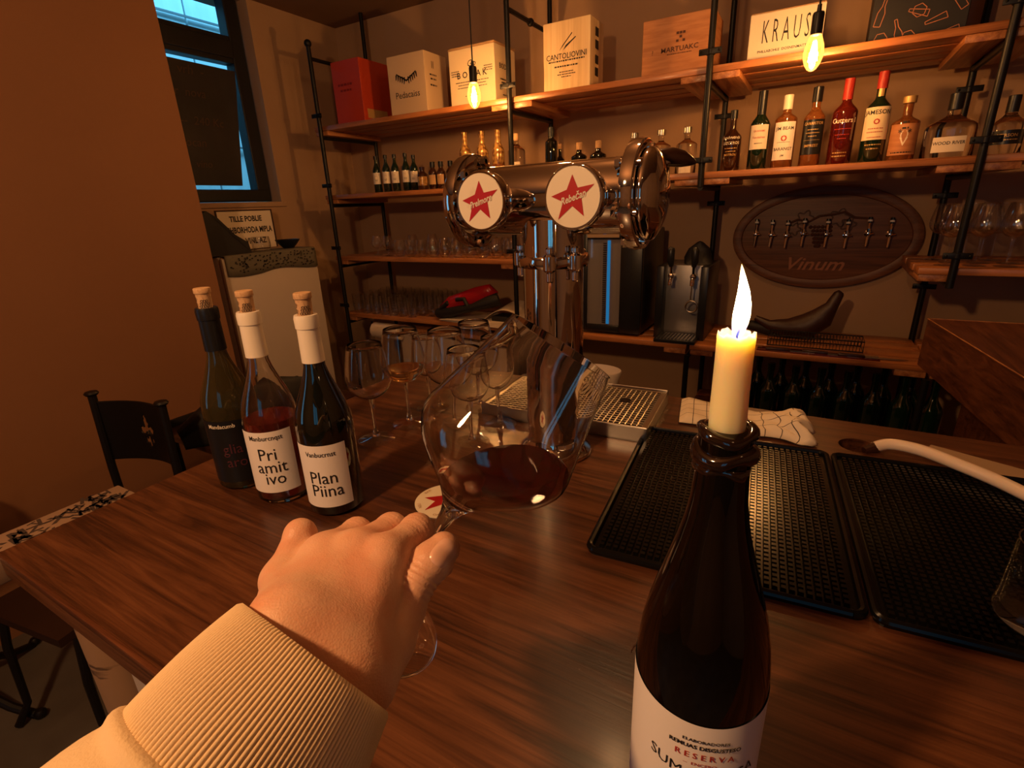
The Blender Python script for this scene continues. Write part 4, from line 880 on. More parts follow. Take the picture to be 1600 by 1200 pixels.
# ------------------------------------------------------------------ rubber bar mats
def rubber_mat(label, c0, c1, c2):
    """c0 near-left, c1 far-left, c2 far-right corner points"""
    ux = (c2 - c1)[:2]; W_ = float(np.linalg.norm(ux)); an = math.atan2(ux[1], ux[0]); D_ = float(np.linalg.norm((c1 - c0)[:2]))
    org = c1[:2] - np.array([-math.sin(an), math.cos(an)]) * D_
    t = thing('rubber_bar_mat', label, 'mat', (org[0], org[1], CT + .0004), an, 'black rubber bar mats')
    r_ = .012; pl_ = []
    for cx_, cy_, a0 in ((W_ - r_, r_, -PI / 2), (W_ - r_, D_ - r_, 0), (r_, D_ - r_, PI / 2), (r_, r_, PI)):
        pl_ += [(cx_ + r_ * math.cos(a0 + PI / 2 * k / 5), cy_ + r_ * math.sin(a0 + PI / 2 * k / 5)) for k in range(6)]
    MB().prism(pl_, 0, .003).build('mat_base', M['rubber'], t, smooth=0)
    rim_ = MB(); pts = [(x + (W_ / 2 - x) * .012, y + (D_ / 2 - y) * .012, .0055) for x, y in pl_]; rim_.tube(pts + [pts[0]], .0046, 8, cap=False); rim_.build('raised_rim', M['rubber'], t)
    nb = MB(); px_ = .0088; py_ = .0088; nx_ = int((W_ - .034) / px_); ny_ = int((D_ - .034) / py_)
    for i in range(nx_ + 1):
        for j in range(ny_ + 1):
            x = .017 + i * (W_ - .034) / nx_; y = .017 + j * (D_ - .034) / ny_; a_ = .0032; b__ = .0026; h__ = .0078
            nb.add([(x - a_, y - a_, .003), (x + a_, y - a_, .003), (x + a_, y + a_, .003), (x - a_, y + a_, .003), (x - b__, y - b__, h__), (x + b__, y - b__, h__), (x + b__, y + b__, h__), (x - b__, y + b__, h__)],
                   [(0, 1, 5, 4), (1, 2, 6, 5), (2, 3, 7, 6), (3, 0, 4, 7), (4, 5, 6, 7)])
    o = nb.build('nubs', M['rubber'], t, smooth=0); o['kind'] = 'stuff'
    return t
q0, q1, q2, q3 = on_z(925, 866, CT), on_z(1010, 672, CT), on_z(1291, 712, CT), on_z(1362, 988, CT)
rubber_mat('black nubbed rubber bar mat, left of two, crossed by the bright lamp streak', q0, q1, q2)
du = (q2 - q1) / np.linalg.norm(q2 - q1)
rubber_mat('black nubbed rubber bar mat, right of two, running out of the frame', q0 + du * (np.linalg.norm(q2 - q1) + .006), q2 + du * .006, q2 + du * .42)

# ------------------------------------------------------------------ towel
M['cloth'] = mm = bpy.data.materials.new('checked_cotton'); mm.use_nodes = True; nt = mm.node_tree; b = nt.nodes['Principled BSDF']; b.inputs['Roughness'].default_value = .9
uv = nt.nodes.new('ShaderNodeUVMap'); sp_ = nt.nodes.new('ShaderNodeSeparateXYZ'); nt.links.new(uv.outputs[0], sp_.inputs[0])
def stripes(out, freq, wid):
    a = nt.nodes.new('ShaderNodeMath'); a.operation = 'MULTIPLY'; a.inputs[1].default_value = freq; f_ = nt.nodes.new('ShaderNodeMath'); f_.operation = 'FRACT'; g_ = nt.nodes.new('ShaderNodeMath'); g_.operation = 'LESS_THAN'; g_.inputs[1].default_value = wid
    nt.links.new(out, a.inputs[0]); nt.links.new(a.outputs[0], f_.inputs[0]); nt.links.new(f_.outputs[0], g_.inputs[0]); return g_
s1, s2 = stripes(sp_.outputs['X'], 9, .05), stripes(sp_.outputs['Y'], 5, .035)
mxm = nt.nodes.new('ShaderNodeMath'); mxm.operation = 'MAXIMUM'; nt.links.new(s1.outputs[0], mxm.inputs[0]); nt.links.new(s2.outputs[0], mxm.inputs[1])
mc = nt.nodes.new('ShaderNodeMix'); mc.data_type = 'RGBA'; nt.links.new(mxm.outputs[0], mc.inputs[0]); mc.inputs[6].default_value = (.80, .66, .48, 1); mc.inputs[7].default_value = (.035, .02, .015, 1); nt.links.new(mc.outputs[2], b.inputs['Base Color'])
tA, tB, tC = on_z(1060, 662, CT), on_z(1268, 698, CT), on_z(1064, 632, CT)
tl = MB(); nu, nv = 70, 26; vs = []; uvs = []
for j in range(nv + 1):
    for i in range(nu + 1):
        u, v = i / nu, j / nv; p = tA + (tB - tA) * u + (tC - tA) * v * (1.25 - .25 * u)
        cr = max(0, u - .62) / .38; z = .006 + .004 * math.sin(7 * u + 5 * v) ** 2 + .010 * math.sin(PI * v) * .6
        z += cr * (.016 * abs(math.sin(17 * u + 9 * v)) + .020 * math.sin(PI * min(1, v * 1.2))) ; edge = min(u, 1 - u, v, 1 - v); z *= min(1, edge * 14 + .12)
        x = p[0] + cr * .010 * math.sin(23 * v); y = p[1] + cr * .016 * math.sin(12 * u + 4 * v) + .004 * math.sin(9 * u)
        vs.append((x - tA[0], y - tA[1], z)); uvs.append((u, v))
tl.add(vs, [(j * (nu + 1) + i, j * (nu + 1) + i + 1, (j + 1) * (nu + 1) + i + 1, (j + 1) * (nu + 1) + i) for j in range(nv) for i in range(nu)])
tw = tl.build('tea_towel', M['cloth'], None, (tA[0], tA[1], CT + .0008), smooth=180); ul = tw.data.uv_layers.new(name='UVMap')
for lp in tw.data.loops: ul.data[lp.index].uv = uvs[lp.vertex_index]
so = tw.modifiers.new('thick', 'SOLIDIFY'); so.thickness = .0016; so.offset = 1
tag(tw, 'cream tea towel with dark checks crumpled behind the candle bottle', 'towel')

# ------------------------------------------------------------------ hose, drain board, loose bits
hp = [on_z(1366, 699, CT + .006), on_z(1392, 694, CT + .022), on_z(1440, 704, CT + .026), on_z(1500, 727, CT + .024), on_z(1560, 752, CT + .020), on_z(1640, 790, CT + .016), on_z(1760, 840, CT + .014), np.array([.62, .93, CT + .012]), np.array([.95, .88, CT + .0105]), np.array([1.50, .90, CT + .0105])]
def spline(P, k=6):
    P = [np.array(p, float) for p in P]; out = []
    for i in range(len(P) - 1):
        p0, p1, p2, p3_ = P[max(i - 1, 0)], P[i], P[i + 1], P[min(i + 2, len(P) - 1)]
        for s_ in range(k):
            u = s_ / k; out.append(tuple(.5 * ((2 * p1) + (-p0 + p2) * u + (2 * p0 - 5 * p1 + 4 * p2 - p3_) * u * u + (-p0 + 3 * p1 - 3 * p2 + p3_) * u ** 3)))
    out.append(tuple(P[-1])); return out
t = thing('white_hose', 'thick white plastic hose arching from the cable hole to the right', 'hose')
MB().tube(spline(hp), .0095, 14).build('hose_tube', M['hose'], t, smooth=60)
MB().tube([tuple(on_z(1350, 704, CT + .004)), tuple(on_z(1368, 699, CT + .008))], [.006, .010], 10).build('hose_tip', M['handle'], t)
t = thing('drain_board', 'flat pale board lying under the white hose', 'board'); pA, pB, pC = on_z(1440, 712, CT), on_z(1660, 775, CT), on_z(1450, 690, CT)
pA_, pB_ = np.array(pA[:2]), np.array(pB[:2]); nn = np.array([-(pB_ - pA_)[1], (pB_ - pA_)[0]]); nn /= np.linalg.norm(nn)
MB().prism([tuple(pA_), tuple(pB_), tuple(pB_ + nn * .045), tuple(pA_ + nn * .045)], CT + .0004, CT + .006).build('board_sheet', M['board'], t, smooth=0)
cb_ = on_z(997, 1018, CT); t = thing('crumb', 'tiny curled plastic shred on the counter beside the candle bottle', 'crumb', (cb_[0], cb_[1], CT + .0012))
MB().tube([(.006 * math.cos(a), .011 * math.sin(a), 0) for a in [PI * .6 + k * .2 for k in range(9)]], .0005, 6).build('shred', M['glass'], t)
cst = on_z(696, 783, CT); t = thing('coaster', 'round paper coaster with a red star under the held glass', 'coaster', (cst[0], cst[1], CT + .0004), .35)
MB().cyl(.047, 0, .0016, 48).build('coaster_disc', M['disc'], t); star_mb(.043).xf(T(0, 0, .0020)).build('red_star', M['star'], t, smooth=0)
ck = MB(); [ck.join(text_mb(random.choice(['NEU', 'PIVO', 'STAR', 'BAR']), .007), RZ(k * 1.05) @ T(0, .040, .0020)) for k in range(6)]; ck.build('rim_print', M['cardboard'], t, smooth=0)

# ------------------------------------------------------------------ left niche: refrigerator with cover, sign, bowl
t = thing('refrigerator', 'white enamel refrigerator standing in the window niche', 'refrigerator', (-2.60, 1.86, 0))
MB().box(-.37, -.03, -.29, .30, .02, 1.292, .012).build('cabinet', M['white'], t); MB().box(-.028, .0, -.29, .30, .05, 1.285, .008).build('door', M['white'], t)
MB().tube([(.0, -.24, .9), (.03, -.24, .92), (.03, -.24, 1.08), (.0, -.24, 1.10)], .008, 8).build('door_handle', M['steel_dull'], t)
t = thing('cloth_cover', 'dark speckled cloth cover hanging over the top front of the white refrigerator', 'cloth', (-2.60, 1.86, 1.293))
m_ = MB(); gx = []; n_ = 24
prof_ = [(-.20, .003), (-.05, .004), (.0, .004), (.0055, -.004), (.007, -.03), (.006, -.06), (.009, -.098)]
for i in range(n_ + 1):
    y = -.275 + .57 * i / n_
    for k, (x, z) in enumerate(prof_): gx.append((x + (.002 * math.sin(i * .9) if k > 3 else 0), y, z - (.010 * math.sin(i * .35) if k == len(prof_) - 1 else 0)))
K = len(prof_); m_.add(gx, [(i * K + k, (i + 1) * K + k, (i + 1) * K + k + 1, i * K + k + 1) for i in range(n_) for k in range(K - 1)])
cc = m_.build('cloth', M['felt'], t, smooth=60); cc.modifiers.new('thick', 'SOLIDIFY').thickness = .003
dots = MB()
for k in range(150): y = random.uniform(-.26, .28); z = random.uniform(-.092, -.006); dots.box(.0105, .0112, y, y + .008, z, z + .006)
dots.build('speckles', M['ink'], t, smooth=0)
s0 = on_x(338, 332, -2.90); s1 = on_x(424, 334, -2.90); t = thing('framed_sign', 'white printed sign with blocky black letters leaning above the refrigerator', 'sign', (-2.905, (s0[1] + s1[1]) / 2, 1.30)); hwid = (s1[1] - s0[1]) / 2
MB().box(-.006, 0, -hwid, hwid, 0, .215, .002).build('sign_board', M['paper'], t, smooth=0)
fr_ = MB(); fr_.box(-.007, .004, -hwid - .006, -hwid, 0, .221); fr_.box(-.007, .004, hwid, hwid + .006, 0, .221); fr_.box(-.007, .004, -hwid, hwid, .215, .221); fr_.build('frame', M['handle'], t, smooth=0)
w1 = MB()
for s_, zz, sz, sx_ in (('TILLE POBLIE', .170, .042, .85), ('LIGHBORHODA MIPLA', .108, .046, .68), ('BIM  VINL AZ', .045, .046, .8)): w1.join(text_mb(s_, sz, 0, .03, sx_), T(0, zz, 0))
w1.xf(T(.0012, 0, 0) @ RZ(PI / 2) @ RX(PI / 2)).build('lettering', M['ink'], t, smooth=0)
t = thing('dark_bowl', 'small dark bowl on top of the refrigerator', 'bowl', (-2.72, 2.07, 1.298)); MB().lathe([(0, 0), (.03, 0), (.045, .015), (.068, .042), (.070, .048), (.064, .044), (.040, .018), (0, .014)], 24).build('bowl_shell', M['blackcap'], t, smooth=60)
t = thing('glass_jar', 'low clear glass jar beside the dark bowl on the refrigerator', 'jar', (-2.73, 1.90, 1.298)); MB().lathe(tumbler_prof(.075, .045, .050, .046), 20).build('glass_body', M['shelfglass'], t, smooth=60)
t = thing('folded_bag', 'dark folded bag slumped at the pier end of the refrigerator', 'bag', (-2.70, 1.66, 1.298))
m_ = MB(); P = [(-.10, 0), (.13, 0), (.12, .055), (.045, .10), (-.02, .185), (-.07, .22), (-.11, .20)]
m_.prism(P, -.05, .07); m_.v = [(z + .01 * math.sin(x * 30), x - .02, y) for x, y, z in m_.v]; m_.build('bag_body', M['blackfab'], t, smooth=30)

# ------------------------------------------------------------------ chairs and tables in the seating area
p1, p2 = on_z(142, 612, EYE - .52), on_z(251, 627, EYE - .52); cdir = (p2 - p1)[:2]; cw_ = float(np.linalg.norm(cdir)); ca = math.atan2(cdir[1], cdir[0])
def iron_chair(label, loc, rz):
    t = thing('iron_chair', label, 'chair', loc, rz); hw = cw_ / 2; Hc = .97
    for s_ in (-1, 1):
        m_ = MB(); m_.tube([(s_ * (hw + .01), .05, 0), (s_ * hw, .0, .45), (s_ * hw, 0, .70), (s_ * hw, .01, Hc - .008)], .0125, 10); m_.lathe([(0, 0), (.018, 0), (.021, .006), (.012, .012), (0, .014)], 14)
        k_ = len(m_.v); m_.build('back_post', M['iron'], t)
        c_ = MB(); c_.lathe([(0, 0), (.017, 0), (.021, .006), (.017, .012), (0, .014)], 14); c_.xf(T(s_ * hw, .01, Hc - .012)); c_.build('post_cap', M['iron'], t)
        f_ = MB(); f_.tube([(s_ * hw * 1.1, -.38, .44), (s_ * hw * 1.15, -.40, .30), (s_ * hw * 1.2, -.41, .08), (s_ * hw * 1.35, -.44, .012)], [.012, .011, .010, .012], 10); f_.build('leg', M['iron'], t)
    nx_, nz_ = 90, 46; z0, z1 = Hc - .245, Hc - .035; m_ = MB(); vs = []; idx = {}
    def inside(x, z):       # fleur-de-lis cut-out
        x, z = (x + .008) / .042, (z - (Hc - .135)) / .062
        if abs(x) < .24 * math.cos(min(abs(z - .35) / .65, 1) * PI / 2) and -.3 < z < 1: return True
        if ((abs(x) - .42) / .26) ** 2 + ((z + .02) / .22) ** 2 < 1: return True
        if abs(x) < .40 and abs(z + .36) < .05: return False
        if abs(x) < .13 and -.95 < z < -.3: return True
        if ((abs(x) - .30) / .14) ** 2 + ((z + .62) / .16) ** 2 < 1: return True
        return False
    def vid(i, k):
        if (i, k) not in idx:
            u = i / nx_; x = -hw + 2 * hw * u; idx[(i, k)] = len(vs); vs.append((x, .01 + .045 * (1 - (2 * u - 1) ** 2), z0 + (z1 - z0) * k / nz_ - .0 * u))
        return idx[(i, k)]
    fs = []
    for i in range(nx_):
        for k in range(nz_):
            x = -hw + 2 * hw * (i + .5) / nx_; z = z0 + (z1 - z0) * (k + .5) / nz_
            if not inside(x, z): fs.append((vid(i, k), vid(i + 1, k), vid(i + 1, k + 1), vid(i, k + 1)))
    m_.add(vs, fs); o = m_.build('back_panel', M['iron'], t, smooth=60); o.modifiers.new('thick', 'SOLIDIFY').thickness = .004
    MB().prism([(-hw * 1.1, -.42), (hw * 1.1, -.42), (hw * .98, -.0), (-hw * .98, 0)], .44, .465).build('seat', M['seatwood'], t, smooth=0)
    return t
cm_ = (p1 + p2) / 2
iron_chair('black iron chair with a pierced lily emblem in its curved back panel', (cm_[0], cm_[1] - .01, 0), ca)
a_ = on_z(255, 662, .755); b_2 = on_z(335, 633, .755); tx_ = (a_[0] + b_2[0]) / 2
t = thing('side_table', 'dark side table with a black rim and a pale menu, right of the iron chair', 'table', (tx_, a_[1], 0))
MB().box(0, .40, -.02, .62, .705, .728, .003).build('tabletop', M['handle'], t); MB().box(-.014, .0, -.02, .62, .705, .755, .003).build('rim', M['iron'], t)
for x, y in ((.03, .0), (.37, .0), (.03, .58), (.37, .58)): MB().box(x - .015, x + .015, y - .015, y + .015, 0, .705).build('leg', M['iron'], t, smooth=0)
t = thing('menu_sheet', 'pale menu sheet with black heading lying on the dark side table', 'menu', (tx_ + .02, a_[1] + .06, .7285))
MB().box(0, .21, 0, .30, 0, .003, .001).build('sheet', M['paper'], t, smooth=0)
x_ = text_mb('MENU BAR', .05, 0, .03, .7); x_.xf(T(.06, .16, .0036) @ RZ(PI / 2)); x_.build('heading', M['ink'], t, smooth=0)
t = thing('jacket', 'dark jacket slumped over the near side of the dark side table', 'jacket', (tx_ + .30, a_[1] + .16, .7285))
m_ = MB(); m_.tube([(-.06, -.22, .03), (-.02, -.12, .06), (.0, .0, .075), (-.03, .12, .065), (.0, .24, .05), (.02, .36, .03)], [.05, .085, .10, .09, .085, .05], 18, sq=.7)
m_.v = [(x + .02 * math.sin(y * 31 + z * 40), y, max(z + .012 * math.sin(x * 60 + y * 22), 0)) for x, y, z in m_.v]; m_.build('jacket_body', M['blackfab'], t, smooth=80)
m_ = MB(); m_.tube([(.06, -.10, .03), (.12, -.06, .01), (.135, -.04, -.12), (.13, -.02, -.30)], [.035, .045, .04, .03], 12, sq=.7); m_.build('sleeve', M['blackfab'], t, smooth=80)
t = thing('bistro_table', 'iron pedestal table of which only the curled feet show at lower left', 'table', (-2.17, .12, 0))
MB().cyl(.024, .06, .72, 16).build('pedestal', M['iron'], t)
for f_ in (on_z(55, 1003, .012), on_z(64, 1116, .012)):
    dx, dy = max(f_[0], -2.42) + 2.17, f_[1] - .12; m_ = MB(); m_.tube([(0, 0, .20), (dx * .35, dy * .35, .14), (dx * .7, dy * .7, .05), (dx * .95, dy * .95, .012)], .013, 10); m_.sphere((dx, dy, .016), .018, 10); m_.build('foot', M['iron'], t)
m_ = MB(); m_.tube([(0, 0, .20), (-.08, -.12, .13), (-.14, -.22, .012)], .013, 10); m_.build('foot', M['iron'], t)
MB().cyl(.22, .72, .745, 40, .004).build('tabletop', M['handle'], t)

# ------------------------------------------------------------------ the three wine bottles on the counter
def wine_bottle(px, py, label, gm, capm, liq, liqm, pm, prints, H=.298, R=.0405, lab=(.028, .100, 2.0), la=-66, gname='wine bottles with printed corks'):
    p = on_z(px, py, CT); t = thing('wine_bottle', label, 'bottle', (p[0], p[1], CT + .0005), 0, gname)
    P = bprof(H, R, .0138, .138, .238, base=.006)
    inner = [(max(r - .0022, .001), z + (.004 if z < .01 else 0)) for r, z in P[1:-5]] + [(.0098, H - .02), (.0098, H - .001)]
    if liq is None: MB().lathe(P, 40).build('glass_body', gm, t, smooth=60)
    else:
        full = P[:-1] + [(.0115, H)] + [(r, z) for r, z in reversed(inner)] + [(0, .010)]
        MB().lathe(full, 40).build('glass_body', gm, t, smooth=60)
        q = [(0, .0106)] + [(max(r - .0003, .001), z + .0004) for r, z in inner if z < liq and z > .005]; rl_ = q[-1][0]
        MB().lathe([(0, .0106), (rl_ if len(q) < 3 else q[1][0], .0106)] + q[1:] + [(q[-1][0], liq), (0, liq)], 40).build('wine', liqm, t, smooth=50)
    c = MB(); c.lathe([(.0146, H - .066), (.0158, H - .066), (.0150, H - .018), (.0162, H - .0175), (.0166, H - .004), (.0155, H + .0006), (.0110, H + .0008), (.0110, H - .004)], 32); c.build('capsule', capm, t, smooth=40)
    ck_ = MB(); ck_.lathe([(0, H - .018), (.0095, H - .018), (.0100, H), (.0106, H + .022), (.0106, H + .0225), (0, H + .0225)], 28); co = ck_.build('cork', M['cork'], t, smooth=40)
    c2_ = MB(); c2_.lathe([(0, H + .0228), (.0118, H + .0228), (.0120, H + .0235), (.0120, H + .0295), (.0112, H + .0305), (0, H + .0305)], 28); c2_.build('cork_top', M['cork'], co, smooth=40)
    g_ = MB()
    for k in range(11): g_.join(text_mb('o', .0085), T(-.004 + (k % 4) * .0034 + (k // 4) * .0016, .004 + (k // 4) * .0042, 0))
    g_.join(text_mb('3', .008), T(-.011, .014, 0)); g_.join(text_mb('2', .008), T(-.011, .006, 0)); on_cyl(g_, .0109, H, math.radians(-45)); g_.build('cork_print', M['ink'], co, smooth=0)
    z0, hh, sp_a = lab; an = math.radians(la)
    wrap(MB(), R + .0006, z0, sp_a, hh, an, 28).build('label', pm, t)
    by = {}
    for (s_, sz, zz, off, im, bd) in prints:
        a = text_mb(s_, sz, 0, bd, .92); xs = [v[0] for v in a.v]; a.xf(T(off - min(xs), 0, 0)); on_cyl(a, R + .0011, z0 + hh * zz, an); by.setdefault(im.name, (im, MB()))[1].join(a)
    for im, m_ in by.values(): m_.build('label_print', im, t, smooth=0)
    return t
wine_bottle(386, 748, 'dark wine bottle with black label, leftmost and farthest of the three on the counter', M['olive'], M['blackcap'], .118, mat('dark_liquid', (.01, .004, .002), .1), M['blackcap'],
            (('Mandacumb', .0095, .92, -.022, M['whiteink'], .01), ('glia', .025, .55, -.006, M['purpleink'], .0), ('aro', .025, .33, -.004, M['purpleink'], .0)), la=-55, lab=(.016, .108, 2.4))
wine_bottle(447, 768, 'half empty rose wine bottle with Primitivo label, middle of the three', mat('clear_bottle_glass', (1, .97, .93), .0, 0, 1., 1.48), M['cream'], .135, M['rose'], M['paperw'],
            (('Manburcnqst', .0105, .90, -.021, M['ink'], .01), ('Pri', .028, .63, -.010, M['ink'], .0), ('amit', .028, .42, -.016, M['ink'], .0), ('ivo', .028, .23, -.006, M['ink'], .0)), la=-58, lab=(.022, .102, 2.1))
wine_bottle(529, 786, 'dark wine bottle with white Plan label and cream foil, nearest of the three', M['darkglass'], M['cream'], None, None, M['paperw'],
            (('Vanbucrnst', .0105, .86, -.018, M['ink'], .01), ('Plan', .028, .48, -.016, M['ink'], .0), ('Piina', .028, .27, -.016, M['ink'], .0)), la=-64, lab=(.018, .100, 2.05))

# ------------------------------------------------------------------ candle bottle
BX, BY_ = -.0265, .271
cbt = thing('candle_bottle', 'large dark sparkling wine bottle used as candle holder, label cut by the frame', 'bottle', (BX, BY_, CT + .0005))
CS = .905
Pc = [(0, .0), (.036, .0), (.041, .004), (.043, .012), (.0442, .03), (.0442, .145), (.0436, .160), (.0415, .176), (.0375, .194), (.0325, .211), (.0272, .228), (.0225, .243), (.0190, .257), (.0168, .270), (.0158, .284), (.0156, .296), (.0156, .312), (.011, .3135)]
MB().lathe([(r_ * CS, z_) for r_, z_ in Pc], 72).build('glass_body', M['sparkling'], cbt, smooth=70)
def blobring(R0, r0, z, n=60, amp=.18, ph=0., fr=(3, 5)):
    m_ = MB(); vs = []; q = 12
    for i in range(n):
        a = 2 * PI * i / n; w_ = 1 + amp * math.sin(fr[0] * a + ph) + amp * .8 * math.sin(fr[1] * a + 1.3 * ph); rr = r0 * w_; zz = z + r0 * .5 * math.sin(2 * a + ph) - r0 * .35 * (w_ - 1) * 3
        for k in range(q): b_ = 2 * PI * k / q; vs.append(((R0 + rr * math.cos(b_)) * math.cos(a), (R0 + rr * math.cos(b_)) * math.sin(a), zz + rr * 1.1 * math.sin(b_)))
    return m_.add(vs, [(i * q + k, i * q + (k + 1) % q, ((i + 1) % n) * q + (k + 1) % q, ((i + 1) % n) * q + k) for i in range(n) for k in range(q)])
m_ = blobring(.0129, .0030, .3105, ph=.4); m_.join(blobring(.0132, .0042, .2990, ph=2.1, amp=.14)); m_.join(blobring(.0127, .0026, .2905, ph=4., amp=.25)); m_.build('melted_wax_collar', M['darkwax'], cbt, smooth=180)
LA = math.radians(-86); LR = .0442 * CS + .0005; LZ = .142
wrap(MB(), LR, .040, 3.7, LZ - .040, LA, 60, top=lambda u: .004 * (abs(u - .55) * 2) ** 2 * 2).build('label', M['paperw'], cbt, smooth=60)
by = {}
for (s_, sz, z, im, bd, sx_, off) in ((q_[0], q_[1] * .80, q_[2]) + q_[3:] for q_ in (('ELABORADORES', .0040, LZ - .0165, M['ink'], .02, 1.15, 0), ('REMUAS DISGUSTESO', .0052, LZ - .0215, M['ink'], .03, 1.05, 0), ('R E S E R V A', .0078, LZ - .0290, M['redink'], .015, 1., 0),
                                 ('--  ENCERO  --', .0040, LZ - .0355, M['redink'], .01, 1.2, 0), ('SUMARROCA', .0145, LZ - .0455, M['ink'], -.003, .95, 0), ('ANNO BRUT NATURE RESERVA', .0040, LZ - .056, M['ink'], .02, 1.1, 0))):
    a = text_mb(s_, sz, 0, bd, sx_); a.v = [(x, y + (.0016 * (x / .02) ** 2 if sz > .009 else -.0010 * (x / .02) ** 2), zz) for x, y, zz in a.v]; a.xf(T(.0095 + off, 0, 0)); on_cyl(a, LR + .0005, z + .0045, LA); by.setdefault(im.name, (im, MB()))[1].join(a)
a = text_mb('1981', .006, .1, .01); on_cyl(a, LR + .0005, .05, LA - .95); by['black_ink'][1].join(a)
for im, m_ in by.values(): m_.build('label_print', im, cbt, smooth=0)
cd = thing('candle', 'burning pale wax candle stuck in the neck of the dark bottle', 'candle', (BX - .0002, BY_, CT + .314))
n_ = 48; vs = []; fs = []; prof = [(0, -.012), (.0078, -.012), (.0092, .0), (.0094, .006), (.0092, .02), (.0091, .035), (.0092, .0495), (.0089, .0512), (.0082, .0505), (.0072, .0485), (.0040, .0468), (0, .0464)]
wx = MB().lathe(prof, n_)
wx.v = [(x * (1 + .02 * math.sin(5 * math.atan2(y, x)) * (z < .02) + .035 * max(0, math.sin(9 * math.atan2(y, x) + 1)) ** 3 * (z < .016)), y * (1 + .02 * math.sin(7 * math.atan2(y, x)) * (z < .02)), z + (.0009 * math.sin(6 * math.atan2(y, x)) + .0005 * math.sin(15 * math.atan2(y, x)) if z > .049 else 0)) for x, y, z in wx.v]
wx.build('wax_body', M['wax'], cd, smooth=70)
MB().tube([(0, 0, .046), (.0003, 0, .050), (.0014, 0, .054), (.0032, 0, .0575), (.0038, 0, .0595)], .0006, 8).build('wick', M['ink'], cd)
flm = bpy.data.materials.new('candle_flame'); flm.use_nodes = True; nt = flm.node_tree; nt.nodes.clear()
o_ = nt.nodes.new('ShaderNodeOutputMaterial'); tc = nt.nodes.new('ShaderNodeTexCoord'); sx_ = nt.nodes.new('ShaderNodeSeparateXYZ'); mr = nt.nodes.new('ShaderNodeMapRange'); mr.inputs[1].default_value = .047; mr.inputs[2].default_value = .0845
cr = nt.nodes.new('ShaderNodeValToRGB'); e = cr.color_ramp.elements; e[0].position = 0; e[0].color = (.03, .05, .45, 1); e[1].position = 1; e[1].color = (1, .45, .10, 1)
for p_, c_ in ((.14, (.10, .12, .5, 1)), (.26, (1, .55, .22, 1)), (.4, (1, .82, .5, 1)), (.8, (1, .78, .40, 1))): k = e.new(p_); k.color = c_
st_ = nt.nodes.new('ShaderNodeValToRGB'); e = st_.color_ramp.elements; e[0].position = 0; e[0].color = (.02, .02, .02, 1); e[1].position = .38; e[1].color = (1, 1, 1, 1)
mu = nt.nodes.new('ShaderNodeMath'); mu.operation = 'MULTIPLY'; mu.inputs[1].default_value = 5
em = nt.nodes.new('ShaderNodeEmission'); trn = nt.nodes.new('ShaderNodeBsdfTransparent'); ads = nt.nodes.new('ShaderNodeAddShader')
L = nt.links.new; L(tc.outputs['Object'], sx_.inputs[0]); L(sx_.outputs['Z'], mr.inputs[0]); L(mr.outputs[0], cr.inputs[0]); L(mr.outputs[0], st_.inputs[0]); L(st_.outputs[0], mu.inputs[0]); L(cr.outputs[0], em.inputs[0]); L(mu.outputs[0], em.inputs[1]); L(em.outputs[0], ads.inputs[0]); L(trn.outputs[0], ads.inputs[1]); L(ads.outputs[0], o_.inputs[0])
fl = MB().lathe([(0, .0475), (.0020, .0485), (.0030, .052), (.0038, .056), (.0041, .060), (.0037, .066), (.0028, .072), (.0016, .078), (.0007, .0825), (0, .0850)], 24)
fl.v = [(x + .0014 * math.sin((z - .0475) / .037 * PI) - .0012 * max(0, (z - .07) / .015), y, z) for x, y, z in fl.v]
flo = fl.build('flame', flm, cd, smooth=180)
point_light('candle_light', (BX + .001, BY_, CT + .314 + .064), .06, (1, .55, .22), .005)

# ------------------------------------------------------------------ glass at the right edge standing on the mat
rg = on_z(1625, 985, CT); t = thing('dark_tumbler', 'thick dark glass vessel cut by the right edge, standing on the mat', 'glass', (rg[0], rg[1], CT + .009))
MB().lathe([(0, 0), (.036, 0), (.040, .004), (.041, .010), (.038, .03), (.037, .09), (.0355, .09), (.0355, .03), (.036, .014), (0, .012)], 32).build('glass_body', M['shelfglass'], t, smooth=50)

# ------------------------------------------------------------------ the held glass of red wine
def c2w(v): return CAMP + RW @ np.array(v, float)
J = at_depth(713, 785, .335); ax_c = np.array([.5364, -.8122, -.1878]); ax_c /= np.linalg.norm(ax_c); axw = RW @ ax_c
STEM = .1065; foot = J - axw * STEM
q = Vector((0, 0, 1)).rotation_difference(Vector(axw))
hg = thing('held_wine_glass', 'large angular wine glass of red wine tilted in the hand over the counter', 'glass', tuple(foot)); hg.rotation_mode = 'QUATERNION'; hg.rotation_quaternion = q
Hh = STEM + .124
pr = [(0, 0), (.022, .0005), (.044, .0008), (.0462, .0014), (.0467, .0021), (.0458, .0027), (.030, .0042), (.014, .0075), (.0075, .014), (.0052, .024), (.0042, .05), (.0043, STEM - .022), (.0060, STEM - .010), (.0085, STEM - .003)]
bw = [(.0125, .0022), (.0175, .0078), (.0232, .0128), (.0290, .0180), (.0350, .0228), (.0407, .0282), (.0458, .0336), (.0497, .0396), (.0519, .0450), (.0527, .0500), (.0520, .0555), (.0506, .0610), (.0476, .0725), (.0450, .083), (.0420, .095), (.0388, .110), (.0358, .1235)]
inn = [(.0005, .0062), (.0100, .0068)] + [(r - .0006, z + .0006) for r, z in bw[1:]]
pr2 = pr + [(r, STEM + z) for r, z in bw] + [(.0356, STEM + .1240), (.0353, STEM + .1240)] + [(r, STEM + z) for r, z in reversed(inn[:-1])] + [(0, STEM + .0060)]
glass_parts(hg, pr2, 96, STEM + .002, .010, foot_m=M['glass'])
